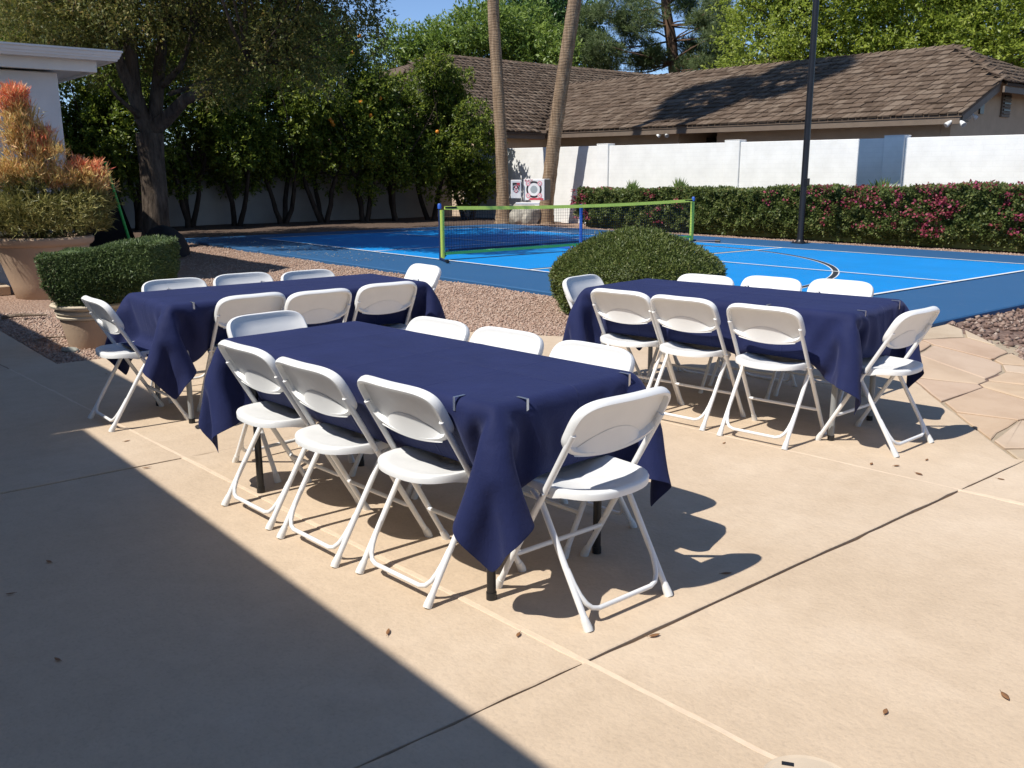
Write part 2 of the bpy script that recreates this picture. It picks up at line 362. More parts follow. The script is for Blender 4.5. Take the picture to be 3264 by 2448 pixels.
M['fire_gold'] = leafmat("firestick_stems", [(0, (0.54, 0.42, 0.14)), (0.35, (0.76, 0.54, 0.22)), (0.7, (0.80, 0.43, 0.20)), (1, (0.56, 0.52, 0.18))], 0.5, 0.2)
M['fire_green'] = leafmat("firestick_lower", [(0, (0.10, 0.115, 0.03)), (0.5, (0.22, 0.21, 0.06)), (1, (0.40, 0.34, 0.12))], 0.5, 0.15)

# ------------------------------------------------------------------ foliage tools
def unit(a): return a / np.maximum(np.linalg.norm(a, axis=-1, keepdims=True), 1e-9)
def rdir(rng, n): return unit(rng.normal(size=(n, 3)))

def leaf_mesh(name, P, D, N, L, Wd, fold=0.12):
    D = unit(D); N = unit(N - D * (N * D).sum(1, keepdims=True)); S = np.cross(D, N)
    L = L[:, None]; Wd = Wd[:, None]
    V = np.empty((len(P), 4, 3)); V[:, 0] = P; V[:, 2] = P + D * L
    mid = P + D * L * 0.45 + N * Wd * fold
    V[:, 1] = mid + S * Wd * 0.5; V[:, 3] = mid - S * Wd * 0.5
    return np_mesh(name, V.reshape(-1, 3), np.arange(len(P) * 4).reshape(-1, 4))

def twig_leaves(rng, P, T, k, tl, L, Wd, spread=0.9, up=0.35):
    """k leaves on each twig; P twig base, T twig direction"""
    n = len(P); t = rng.random((n, k, 1)); base = P[:, None] + T[:, None] * t * tl
    base = base + rng.normal(size=(n, k, 3)) * tl * 0.08
    D = T[:, None] * 0.6 + rng.normal(size=(n, k, 3)) * spread * 0.6
    Nn = rng.normal(size=(n, k, 3)) * 0.42 + np.array([-0.04, -0.5, 0.75])
    s = 0.65 + 0.7 * rng.random((n * k))
    return base.reshape(-1, 3), D.reshape(-1, 3), Nn.reshape(-1, 3), L * s, Wd * s

def lumps_in(rng, ells, per):
    """ells: (centre, radii, n) -> lump centres and radii near the shell of each ellipsoid"""
    C = []; Rr_ = []
    for c, r, n in ells:
        d = rdir(rng, n); q = 0.35 + 0.65 * rng.random((n, 1)) ** 0.55
        C.append(np.array(c) + d * np.array(r) * q); Rr_.append(np.full(n, per * float(np.mean(r))) * (0.65 + 0.7 * rng.random(n)))
    return np.concatenate(C), np.concatenate(Rr_)

def crown(rng, C, Rl, ntw, k, tl, L, Wd, flat=0.8, droop=0.0, keep=None, up=0.35):
    w = Rl ** 2; idx = rng.choice(len(C), ntw, p=w / w.sum()); d = rdir(rng, ntw)
    rad = Rl[idx][:, None] * (0.35 + 0.65 * rng.random((ntw, 1)) ** 0.5)
    P = C[idx] + d * rad * np.array([1, 1, flat]); T = unit(d + rdir(rng, ntw) * 0.6 + np.array([0, 0, -droop]))
    if keep is not None: m = keep(P); P = P[m]; T = T[m]
    return twig_leaves(rng, P, T, k, tl, L, Wd, up=up)

def limb(mb, rng, a, b, r0, r1, n=7, sag=0.12, sides=7):
    a = np.array(a, float); b = np.array(b, float); ln = np.linalg.norm(b - a); o1 = rng.normal(size=3) * sag * ln; pts = []; rr = []
    for i in range(n):
        t = i / (n - 1); pts.append(a + (b - a) * t + o1 * math.sin(PI * t) * 0.6 + rng.normal(size=3) * r0 * 0.25 * (0 < i < n - 1)); rr.append(r0 * (1 - t) + r1 * t)
    mb.tube(pts, rr, sides); return pts

def trunk_wob(seed, amt=0.1):
    r = np.random.default_rng(seed); a = r.random(4) * 6.28
    return lambda i, k: 1 + amt * math.sin(3 * k * 0.7 + a[0] + i * 0.35) + amt * 0.5 * math.sin(k * 2.3 + i * 0.9 + a[1])

def finish_tree(root, wood, wmat, leaves, lmat, lname="crown"):
    org = np.array(root.location); wood.build("trunk", wmat, root, smooth=True, angle=math.radians(60), org=org)
    P, D, N, L, Wd = leaves; me = leaf_mesh(lname, P - org, D, N, L, Wd); me.materials.append(lmat); return link(lname, me, None, root)


# ------------------------------------------------------------------ ground, court, patio, flagstones, gravel
CX0, CX1, CY0, CY1, CZ = -7.9, 8.04, -4.42, 4.60, 0.16
def court_dist(x, y):
    dx = np.maximum(np.maximum(CX0 - x, x - CX1), 0); dy = np.maximum(np.maximum(CY0 - y, y - CY1), 0)
    return np.hypot(dx, dy), dy
def gz(x, y):
    d, _ = court_dist(x, y); t = np.clip(1 - d / 1.35, 0, 1); t = t * t * (3 - 2 * t)
    t = np.where((y > 0) | (x < -8.5), 1.0, t)
    return -0.012 + 0.125 * t
ground = MB().add([(-400, -400, -0.12), (400, -400, -0.12), (400, 400, -0.12), (-400, 400, -0.12)], [(0, 1, 2, 3)]).build("ground", M['soil'])
tag(ground, "bare brown earth reaching beyond the garden walls", kind="structure")

def grid_sheet(name, x0, x1, y0, y1, st, mat, zf, label, hole=None):
    xs = np.arange(x0, x1 + 1e-6, st); ys = np.arange(y0, y1 + 1e-6, st); X, Y = np.meshgrid(xs, ys); Z = zf(X, Y)
    V = np.stack([X, Y, Z], -1).reshape(-1, 3); nx = len(xs); i = np.arange(len(ys) - 1)[:, None] * nx + np.arange(nx - 1)[None]
    F = np.stack([i, i + 1, i + 1 + nx, i + nx], -1).reshape(-1, 4)
    me = np_mesh(name, V, F); me.materials.append(mat); o = link(name, me); me.polygons.foreach_set("use_smooth", [True] * len(me.polygons))
    return tag(o, label, kind="structure")
def gz_n(X, Y): return gz(X, Y) + 0.008 * np.sin(X * 3.1 + Y) * np.sin(Y * 2.7 - X * 0.8)
grid_sheet("gravel_bed", -13.2, 8.0, -13.0, 7.2, 0.2, M['gravel'], lambda X, Y: gz_n(X, Y) - np.where((X > CX0 + .3) & (X < CX1 - .3) & (Y > CY0 + .3) & (Y < CY1 - .3), 0.1, 0) - np.where((X > 4.4) & (Y < -6.7), 0.06, 0), "bed of tan gravel between the patio and the blue court")
grid_sheet("gravel_bed", 8.0, 16.0, -5.2, 7.2, 0.2, M['gravel_dark'], lambda X, Y: gz_n(X, Y) - 0.002, "bed of brown gravel beside the right end of the court")

grid_sheet("planting_bed", -13.4, -8.0, -8.0, 7.0, 0.2, M['soil'], lambda X, Y: gz_n(X, Y) + 0.012, "dark earth bed under the orange trees beyond the court")
# court slab with painted sheets
slab = MB().box(((CX0 + CX1) / 2, (CY0 + CY1) / 2, (CZ - 0.3) / 2 + 0.0), (CX1 - CX0, CY1 - CY0, CZ + 0.3)).build("court", M['court_dark'], bevel=0.012)
tag(slab, "slate blue sports court slab with a bright blue playing area", kind="structure")
A_, B_, K_ = 6.706, 3.048, 2.134
def sheet(name, x0, x1, y0, y1, z, mat, label):
    o = MB().add([(x0, y0, z), (x1, y0, z), (x1, y1, z), (x0, y1, z)], [(0, 1, 2, 3)]).build(name, mat, slab); return o
sheet("playing_area", -A_, A_, -B_, B_, CZ + .004, M['court_light'], "")
def pline(x0, y0, x1, y1, w, z, mat):
    d = np.array([x1 - x0, y1 - y0]); n = np.array([-d[1], d[0]]) / np.hypot(*d) * w / 2
    MB().add([(x0 - n[0], y0 - n[1], z), (x1 - n[0], y1 - n[1], z), (x1 + n[0], y1 + n[1], z), (x0 + n[0], y0 + n[1], z)], [(0, 1, 2, 3)]).build("court_line", mat, slab)
lw = 0.055; h = lw / 2
for x0, y0, x1, y1 in [(-A_, -B_ + h, A_, -B_ + h), (-A_, B_ - h, A_, B_ - h)]: pline(x0, y0, x1, y1, lw, CZ + .012, M['line_white'])
for x in (-A_ + h, -K_, K_, A_ - h): pline(x, -B_ + lw, x, B_ - lw, lw, CZ + .012, M['line_white'])
for xa, xb in ((-A_ + lw, -K_ - h), (K_ + h, A_ - lw)): pline(xa, 0, xb, 0, lw, CZ + .0125, M['line_white'])
for x, y0, y1 in ((0.12, -3.0, -0.2), (2.03, -3.0, 2.3)): pline(x, y0, x, y1, 0.045, CZ + .008, M['line_black'])
def arc(c, r, a0, a1, w, z, mat, n=48):
    V = []
    for i in range(n + 1):
        a = math.radians(a0 + (a1 - a0) * i / n)
        for q in (r - w / 2, r + w / 2): V.append((c[0] + q * math.cos(a), c[1] + q * math.sin(a), z))
    MB().add(V, [(2 * i, 2 * i + 1, 2 * i + 3, 2 * i + 2) for i in range(n)]).build("court_line", mat, slab)
arc((0.69, -2.73), 5.15, 4, 112, 0.10, CZ + .0065, M['line_white']); arc((0.69, -2.73), 5.15, 4, 112, 0.068, CZ + .009, M['line_black'])

def in_poly(X, Y, poly):
    r = np.zeros(len(X), bool)
    for k in range(len(poly)):
        (x0, y0), (x1, y1) = poly[k - 1], poly[k]
        c = ((y0 > Y) != (y1 > Y)) & (X < (x1 - x0) * (Y - y0) / (y1 - y0 + 1e-12) + x0); r ^= c
    return r
# patio slabs
PATIO = [(-3.0, -13.3), (17.0, -13.3), (17.0, -6.05), (10.06, -6.41), (9.4, -5.70), (8.91, -5.16), (8.7, -4.99), (8.48, -4.81), (8.26, -4.63), (8.05, -4.46), (7.6, -4.60), (7.3, -4.75), (6.4, -5.3), (5.74, -5.68), (4.87, -6.22), (4.03, -6.4), (4.03, -9.66), (-3.0, -9.66)]
def clip_half(poly, p0, n):
    out = []
    for i in range(len(poly)):
        a, b = poly[i], poly[(i + 1) % len(poly)]; da = (a[0] - p0[0]) * n[0] + (a[1] - p0[1]) * n[1]; db = (b[0] - p0[0]) * n[0] + (b[1] - p0[1]) * n[1]
        if da >= 0: out.append(a)
        if (da >= 0) != (db >= 0): t = da / (da - db); out.append((a[0] + (b[0] - a[0]) * t, a[1] + (b[1] - a[1]) * t))
    return out
def clip_convex(poly, cell):
    for i in range(len(cell)):
        a, b = cell[i], cell[(i + 1) % len(cell)]; n = (-(b[1] - a[1]), b[0] - a[0]); poly = clip_half(poly, a, n)
        if len(poly) < 3: return []
    return poly
def dedupe(p):
    out = [q for i, q in enumerate(p) if math.hypot(q[0] - p[i - 1][0], q[1] - p[i - 1][1]) > 1e-3]; return out
def slab_mesh(name, poly, z_of, th, edge, round_=0.006):
    """polygon slab: chamfered top edge"""
    n = len(poly); P = np.array(poly); ins = []
    for i in range(n):
        a, b, c = P[i - 1], P[i], P[(i + 1) % n]; u = b - a; v = c - b; u = u / np.hypot(*u); v = v / np.hypot(*v)
        n1 = np.array([-u[1], u[0]]); n2 = np.array([-v[1], v[0]]); m = n1 + n2; m = m / max(0.5, (m @ m) / 2) / 1.0
        ins.append(b + m * edge)
    V = [(x, y, z_of(x, y) - th) for x, y in poly] + [(x, y, z_of(x, y) - round_) for x, y in poly] + [(x, y, z_of(x, y)) for x, y in ins]
    F = [(i, (i + 1) % n, n + (i + 1) % n, n + i) for i in range(n)] + [(n + i, n + (i + 1) % n, 2 * n + (i + 1) % n, 2 * n + i) for i in range(n)] + [tuple(range(2 * n, 3 * n))]
    return MB().add(V, F)
rsl = np.random.default_rng(17)
def rough_edges(p, st=.10, amt=.0032):
    out = []
    for k in range(len(p)):
        a, b = np.array(p[k]), np.array(p[(k + 1) % len(p)]); ln = np.hypot(*(b - a)); m = max(1, int(ln / st)); nn = np.array([-(b - a)[1], (b - a)[0]]) / max(ln, 1e-6)
        for t in range(m): out.append(tuple(a + (b - a) * t / m + nn * (abs(rsl.normal()) * amt if t else 0)))
    return out
patio_base = MB().prism([(-2.99, -13.29), (16.9, -13.29), (16.9, -6.4), (4.05, -6.9), (4.05, -9.7), (-2.99, -9.7)], -0.11, -0.02).build("patio", M['mortar'])
tag(patio_base, "sand coloured concrete patio of large jointed slabs", kind="structure")
xl = [-3.0, 0.9, 4.01, 7.2, 10.11, 13.2, 17.0]
yl = [lambda x: -13.3, lambda x: -9.80 + (x - 7.2) * 0.064, lambda x: -7.19 + (x - 9.4) * 0.085, lambda x: -3.0]
JG = 0.003
for i in range(len(xl) - 1):
    for j in range(3):
        xa, xb = xl[i] + JG, xl[i + 1] - JG; yA, yB = yl[j], yl[j + 1]
        cell = [(xa, yA(xa) + JG), (xb, yA(xb) + JG), (xb, yB(xb) - JG), (xa, yB(xa) - JG)]
        p = rough_edges(dedupe(clip_convex(PATIO, cell)))
        if len(p) < 3: continue
        ar = 0.5 * abs(sum(p[k - 1][0] * p[k][1] - p[k][0] * p[k - 1][1] for k in range(len(p))))
        if ar < 0.05: continue
        dz = ((i * 7 + j * 3) % 5 - 2) * 0.0012
        slab_mesh("slab", p, lambda x, y, dz=dz: dz + float(gz(np.array(x), np.array(y))) + 0.012, 0.1, 0.0045, 0.0025).build("slab", M['concrete'], patio_base)
# light sealant beads lying in two of the joints
rs = np.random.default_rng(3)
for (x0, x1, f) in ((4.02, 10.95, yl[1]), (4.02, 12.5, yl[2])):
    pts = [(x, f(x) + rs.normal() * 0.002, -0.004) for x in np.linspace(x0, x1, 60)]
    mb = MB(); V = []
    for x, y, z in pts: V += [(x, y - 0.014, -0.006), (x, y - 0.010, 0.0012 + rs.normal() * .0006), (x, y + 0.006, 0.003 + rs.normal() * .0008), (x, y + 0.014, -0.007)]
    n = len(pts); mb.add(V, [(4 * i + k, 4 * i + k + 1, 4 * i + k + 5, 4 * i + k + 4) for i in range(n - 1) for k in range(3)])
    mb.build("joint_sealant", M['sealant'], patio_base, smooth=True)

# flagstone apron (crazy paving)
FLAG = [(10.085, -6.36), (16.5, -6.0), (16.5, -7.0 + 0.9), (13.5, -5.2), (11.0, -4.85), (9.9, -4.35), (8.99, -3.70), (8.38, -3.24), (8.07, -3.02), (8.07, -4.45), (8.94, -5.14)]
FLAG = [(10.07, -6.395), (13.0, -6.245), (13.0, -5.6), (11.0, -4.95), (9.9, -4.35), (8.99, -3.70), (8.38, -3.24), (8.06, -3.02), (8.06, -4.45), (8.92, -5.15)]
flagz = lambda x, y: float(gz(np.array(x), np.array(y))) + 0.013
fbase = MB(); n = len(FLAG)
fxs = np.arange(8.0, 13.2, 0.2); V = []; F = []
for i, x in enumerate(fxs):
    for j, y in enumerate(np.arange(-6.4, -2.9, 0.2)): V.append((x, y, flagz(x, y) - 0.014))
ny = len(np.arange(-6.4, -2.9, 0.2))
for i in range(len(fxs) - 1):
    for j in range(ny - 1):
        cx_, cy_ = fxs[i] + .1, -6.4 + j * .2 + .1
        ins_ = any(in_poly(np.array([cx_ + ox]), np.array([cy_ + oy]), FLAG)[0] for ox in (-.2, 0, .2) for oy in (-.2, 0, .2))
        if ins_: F.append((i * ny + j, (i + 1) * ny + j, (i + 1) * ny + j + 1, i * ny + j + 1))
flag = fbase.add(V, F).build("flagstone_path", M['mortar']); tag(flag, "apron of irregular flagstones between the patio and the court", kind="structure")
rf = np.random.default_rng(11); S = []
while len(S) < 44:
    q = (rf.uniform(8.0, 12.6), rf.uniform(-6.4, -3.0))
    if all(math.hypot((q[0] - s_[0]) * 1.0, (q[1] - s_[1]) * 1.25) > 0.36 for s_ in S): S.append(q)
for i, s_ in enumerate(S):
    p = list(FLAG); ok = True
    for j, o_ in enumerate(S):
        if i == j or math.hypot(o_[0] - s_[0], o_[1] - s_[1]) > 2.2: continue
        d = np.array([s_[0] - o_[0], s_[1] - o_[1]]); ln = np.hypot(*d); d = d / ln; w = 0.008 + 0.018 * ((i * 31 + j * 31) % 7) / 7
        mid = (np.array(s_) + np.array(o_)) / 2 + d * w * 0.5
        p = clip_half(p, mid, d)
        if len(p) < 3: ok = False; break
    if not ok: continue
    p = dedupe(p)
    if len(p) < 3: continue
    ar = 0.5 * abs(sum(p[k - 1][0] * p[k][1] - p[k][0] * p[k - 1][1] for k in range(len(p))))
    if ar < 0.02: continue
    q = []                                          # roughen the outline
    for k in range(len(p)):
        a, b = np.array(p[k]), np.array(p[(k + 1) % len(p)]); ln = np.hypot(*(b - a)); m = max(1, int(ln / 0.16))
        for t in range(m):
            w = a + (b - a) * t / m; inn = np.array(s_) - w; inn = inn / max(1e-6, np.hypot(*inn)); q.append(tuple(w + inn * abs(rf.normal()) * 0.009 * (t > 0 or ln > .1)))
    dz = rf.normal() * 0.0015
    slab_mesh("flagstone", dedupe(q), lambda x, y, dz=dz: flagz(x, y) + dz, 0.03, 0.008, 0.004).build("flagstone", M['flag'], flag)

# loose stones
OCT_F = np.array([(0, 2, 4), (2, 1, 4), (1, 3, 4), (3, 0, 4), (2, 0, 5), (1, 2, 5), (3, 1, 5), (0, 3, 5)])
def stones(name, label, rng, X, Y, size, mat):
    keep = ~in_poly(X, Y, PATIO) & ~in_poly(X, Y, FLAG) & ~((X > CX0) & (X < CX1) & (Y > CY0) & (Y < CY1)); X, Y = X[keep], Y[keep]; n = len(X)
    s = size * (0.55 + 0.9 * rng.random(n)); O = np.array([(1, 0, 0), (-1, 0, 0), (0, 1, 0), (0, -1, 0), (0, 0, 1), (0, 0, -1)], float)
    q = O[None] * (0.7 + 0.6 * rng.random((n, 6, 1))) * np.array([1, 0.8, 0.6]) + rng.normal(size=(n, 6, 3)) * 0.18
    a = rng.random(n) * 6.28; ca, sa = np.cos(a)[:, None], np.sin(a)[:, None]
    q = np.stack([q[..., 0] * ca - q[..., 1] * sa, q[..., 0] * sa + q[..., 1] * ca, q[..., 2]], -1) * s[:, None, None] * 0.5
    q += np.stack([X, Y, gz_n(X, Y) + s * 0.12], -1)[:, None]
    F = (OCT_F[None] + np.arange(n)[:, None, None] * 6).reshape(-1, 3); me = np_mesh(name, q.reshape(-1, 3), F); me.materials.append(mat)
    return tag(link(name, me), label, "gravel", kind="stuff")
rg = np.random.default_rng(5)
def cloud(rng, n, x0, x1, y0, y1): return x0 + (x1 - x0) * rng.random(n), y0 + (y1 - y0) * rng.random(n)
c1 = cloud(rg, 24000, 2.4, 8.0, -6.45, -4.43); c2 = cloud(rg, 14000, -2.0, 2.6, -7.2, -4.43); c3 = cloud(rg, 23000, 0.6, 4.02, -9.65, -6.4); c4 = cloud(rg, 6000, -8, -2, -6, -4.4); c5 = cloud(rg, 9000, -8.5, 9, 4.62, 5.6)
stones("gravel", "loose tan gravel strewn between the patio and the court", rg, np.concatenate([c1[0], c2[0], c3[0], c4[0], c5[0]]), np.concatenate([c1[1], c2[1], c3[1], c4[1], c5[1]]), 0.028, M['stones'])
c6 = cloud(rg, 6500, 8.05, 11.5, -5.0, 0.5)
stones("gravel", "coarse brown gravel at the right end of the court", rg, c6[0], c6[1], 0.055, M['stones_dark'])

# ------------------------------------------------------------------ garden walls
def wall_top(x): return 2.165 + (4.5 - x) * 0.006
gw = empty("garden_wall", (-4.0, 6.95, 0)); tag(gw, "tall white painted block wall with pillars behind the bougainvillea hedge", "wall")
segs = [-12.75, -11.0, -6.56, -6.12, -2.24, -1.80, 1.80, 2.24, 6.1, 6.5, 12.0]
px_ = [(-6.56, -6.12), (-2.24, -1.80), (1.80, 2.24), (6.10, 6.54)]
edges = [(-12.75, -6.56), (-6.12, -2.24), (-1.80, 1.80), (2.24, 6.10), (6.54, 12.0)]
for a, b in edges:
    za, zb = wall_top(a), wall_top(b); mb = MB()
    V = [(a, 6.86, -.1), (b, 6.86, -.1), (b, 7.04, -.1), (a, 7.04, -.1), (a, 6.86, za), (b, 6.86, zb), (b, 7.04, zb), (a, 7.04, za)]
    mb.add(V, [(3, 2, 1, 0), (4, 5, 6, 7), (0, 1, 5, 4), (1, 2, 6, 5), (2, 3, 7, 6), (3, 0, 4, 7)]); mb.build("wall_panel", M['whitewall'], gw, org=gw.location, bevel=0.008)
for a, b in px_:
    z = wall_top((a + b) / 2) + 0.035; MB().box(((a + b) / 2, 6.95, z / 2 - .05), (b - a, 0.27, z + .1)).build("pillar", M['whitewall'], gw, org=gw.location, bevel=0.01)
    MB().box(((a + b) / 2, 6.95, z + .01), (b - a + .006, 0.276, 0.02)).build("pillar_cap", M['whitewall'], gw, org=gw.location, bevel=0.008)
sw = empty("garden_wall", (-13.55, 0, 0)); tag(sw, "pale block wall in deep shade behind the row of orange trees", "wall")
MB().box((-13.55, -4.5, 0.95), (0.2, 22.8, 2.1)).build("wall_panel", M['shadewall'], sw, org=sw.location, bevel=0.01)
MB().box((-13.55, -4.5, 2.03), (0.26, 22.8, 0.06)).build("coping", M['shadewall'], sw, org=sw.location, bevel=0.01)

# ------------------------------------------------------------------ own white house (left, and behind the viewpoint)
wh = empty("white_house", (-2.0, -7.9, 0)); tag(wh, "white stucco house corner with deep gutter eave at the left", "house")
O = wh.location
MB().box((-8.0, -14.0, 1.42), (12.0, 12.2, 2.84)).build("wall", M['white_stucco'], wh, org=O, bevel=0.012)
MB().box((8.0, -16.0, 1.42), (19.99, 5.4, 2.84)).build("wall", M['white_stucco'], wh, org=O, bevel=0.012)
# frieze beam, soffit and gutter of the wing
def frame_L(x1, y1, z0, z1, t):
    """L-shaped strip along the east (x1) and north (y1) eave edges"""
    m = MB(); m.box((x1 - t / 2, (-11.5 + y1) / 2, (z0 + z1) / 2), (t, y1 + 11.5, z1 - z0)); m.box(((x1 - t - 15.0) / 2, y1 - t / 2, (z0 + z1) / 2), (15.0 + x1 - t, t, z1 - z0)); return m
frame_L(-1.72, -7.46, 2.845, 3.02, 0.06).build("frieze", M['white_trim'], wh, org=O, bevel=0.006)
MB().box((-8.36, -9.45, 2.885), (13.1, 3.85, 0.03)).build("soffit", M['white_trim'], wh, org=O)
MB().box((-8.26, -9.38, 3.085), (13.2, 3.95, 0.05)).build("roof", M['roof_flat'], wh, org=O)
def gutter(path, name="gutter"):
    """ogee gutter profile swept along a horizontal polyline with mitred corners; outward = left of travel"""
    prof = [(0.0, 0.0), (0.075, 0.0), (0.085, 0.03), (0.115, 0.065), (0.125, 0.10), (0.140, 0.112), (0.140, 0.135), (0.128, 0.135), (0.118, 0.12), (0.10, 0.03), (0.0, 0.03)]
    m = MB(); V = []; n = len(path)
    for i, (x, y) in enumerate(path):
        p = np.array([x, y]); d1 = np.array(path[i]) - np.array(path[i - 1]) if i > 0 else np.array(path[1]) - np.array(path[0]); d2 = np.array(path[i + 1]) - p if i < n - 1 else d1
        d1 = d1 / np.hypot(*d1); d2 = d2 / np.hypot(*d2); n1 = np.array([-d1[1], d1[0]]); n2 = np.array([-d2[1], d2[0]]); mm = n1 + n2; mm = mm / ((mm @ mm) / 2)
        for o_, z in prof: V.append((p[0] + mm[0] * o_, p[1] + mm[1] * o_, 2.985 + z))
    k = len(prof); F = [(i * k + j, i * k + (j + 1) % k, (i + 1) * k + (j + 1) % k, (i + 1) * k + j) for i in range(n - 1) for j in range(k)]
    F += [tuple(range(k)), tuple(reversed(range((n - 1) * k, n * k)))]
    return m.add(V, F).build(name, M['white_trim'], wh, org=O)
gutter([(-15, -7.32), (-1.60, -7.32), (-1.60, -11.5)])
MB().box((-8.3, -7.39, 3.02), (13.32, 0.13, 0.06)).build("eave_board", M['white_trim'], wh, org=O)
MB().box((-1.66, -9.48, 3.02), (0.115, 4.04, 0.06)).build("eave_board", M['white_trim'], wh, org=O)
# eaves of the long wing behind the viewpoint: they throw the big patio shadow
MB().box((2.3, -14.9, 3.0), (7.6, 6.54, 0.12)).build("roof", M['roof_flat'], wh, org=O)
MB().box((13.1, -15.2, 3.0), (13.98, 5.86, 0.12)).build("roof", M['roof_flat'], wh, org=O)
MB().add([(-1.5, -12.2, 3.07), (20.1, -12.9, 3.07), (20.1, -17.5, 5.4), (-1.5, -17.5, 5.4), (-1.5, -18.7, 3.07), (20.1, -18.7, 3.07)], [(0, 1, 2, 3), (3, 2, 5, 4), (0, 3, 4), (1, 5, 2), (0, 4, 5, 1)]).build("sky_blocking_roof", M['shake'], wh, org=O)  # unseen pitched roof, added to block sky and deepen the patio shade
# low step slab beside the wing
st = MB().box((-1.55, -9.75, 0.05), (0.8, 1.6, 0.12)).build("step", M['concrete'], bevel=0.01); tag(st, "low concrete step slab by the white house, behind the big pot", "step")

# ------------------------------------------------------------------ neighbour's house behind the wall
nh = empty("neighbour_house", (-6.0, 10.2, 0)); tag(nh, "tan stucco house with weathered brown shake roof behind the white wall", "house")
O = nh.location; MS = 0.45; SL = math.hypot(1, MS)
def ez(x): return 2.745 + (2.0 - x) * 0.0075
def nwall(x0, x1, y0, y1, z1, name="wall"): MB().box(((x0 + x1) / 2, (y0 + y1) / 2, z1 / 2 - 0.05), (x1 - x0, y1 - y0, z1 + 0.1)).build(name, M['tan_stucco'], nh, org=O)
nwall(-13.0, -6.55, 10.2, 10.5, 2.92); nwall(-5.15, 1.295, 10.2, 10.5, 2.92); nwall(-6.9, -4.8, 12.4, 12.6, 2.92); nwall(-6.75, -6.55, 10.5, 12.4, 2.92); nwall(-5.15, -4.95, 10.5, 12.4, 2.92)
MB().box((-5.85, 11.5, 1.2), (1.38, 0.08, 2.7)).build("door", M['dark_glass'], nh, org=O)
gy0, gy1 = 10.2, 18.0
MB().add([(1.3, gy0, -.1), (1.3, gy1, -.1), (1.3, gy1, 2.9), (1.3, 16.4, 3.62), (1.3, 11.6, 3.62), (1.3, gy0, 2.9), (1.52, gy0, -.1), (1.52, gy1, -.1), (1.52, gy1, 2.9), (1.52, 16.4, 3.62), (1.52, 11.6, 3.62), (1.52, gy0, 2.9)],
    [(5, 4, 3, 2, 1, 0), (6, 7, 8, 9, 10, 11), (0, 1, 7, 6), (1, 2, 8, 7), (2, 3, 9, 8), (3, 4, 10, 9), (4, 5, 11, 10), (5, 0, 6, 11)]).build("gable_wall", M['tan_stucco'], nh, org=O)
# roof decks
RX = 2.02; JY = 11.42; PK = (-0.43, 14.02)
def fz(x, y): return ez(x) + MS * (y - 9.6)
zj = fz(RX, JY); zp = fz(PK[0], PK[1])
def deck(pts, th, name):
    n = len(pts); return MB().add([(x, y, z) for x, y, z in pts] + [(x, y, z - th) for x, y, z in pts], [tuple(range(n)), tuple(reversed(range(n, 2 * n)))] + [(i, n + i, n + (i + 1) % n, (i + 1) % n) for i in range(n)]).build(name, M['shake'], nh, org=O)
XL = -17.5
deck([(XL, 9.62, fz(XL, 9.62)), (RX, 9.62, fz(RX, 9.62)), (RX, JY, zj), (PK[0], PK[1], zp), (XL, 14.02, fz(XL, 14.02))], 0.06, "roof_front")
deck([(XL, 14.021, fz(XL, 14.02)), (PK[0], 14.021, zp), (RX, 16.62, zj), (RX, 18.6, fz(RX, 9.44)), (XL, 18.6, fz(XL, 9.44))], 0.06, "roof_back")
deck([(RX + 0.12, JY + .02, zj - 0.06), (RX + 0.12, 16.6, zj - 0.06), (PK[0] + .01, PK[1], zp)], 0.06, "roof_hip")
# rear wing, ridge running away from the garden
RZ, RXr = 6.0, -18.7
def rz_(x): return RZ - MS * abs(x - RXr)
jx = 2.2; jz = RZ - MS * jx; y0r = 7.2; ypk = 10.35
deck([(RXr, ypk, RZ), (RXr + jx, y0r, jz), (-11.6, y0r, rz_(-11.6)), (-11.6, 9.44, rz_(-11.6)), (-16.0, 14.0, rz_(-16.0)), (-16.0, 30, rz_(-16.0)), (RXr, 30, RZ)], 0.06, "roof_rear")
deck([(RXr, ypk, RZ - .001), (RXr, 30, RZ - .001), (-26, 30, rz_(-26)), (-26, y0r, rz_(-26)), (RXr - jx, y0r, jz)], 0.06, "roof_rear")
deck([(RXr, ypk + .01, RZ - .02), (RXr - jx, y0r - .12, jz - .05), (RXr + jx, y0r - .12, jz - .05)], 0.06, "roof_rear_hip")
MB().add([(-25.5, 7.8, -.1), (-12.2, 7.8, -.1), (-12.2, 7.8, 2.95), (RXr + jx, 7.8, jz - .1), (RXr - jx, 7.8, jz - .1), (-25.5, 7.8, 2.85), (-25.5, 10.1, -.1), (-12.2, 10.1, -.1), (-12.2, 10.1, 2.95), (RXr + jx, 10.1, jz - .1), (RXr - jx, 10.1, jz - .1), (-25.5, 10.1, 2.85)],
    [(0, 1, 2, 3, 4, 5), (11, 10, 9, 8, 7, 6), (0, 6, 7, 1), (1, 7, 8, 2), (2, 8, 9, 3), (3, 9, 10, 4), (4, 10, 11, 5), (5, 11, 6, 0)]).build("gable_wall", M['tan_stucco'], nh, org=O)
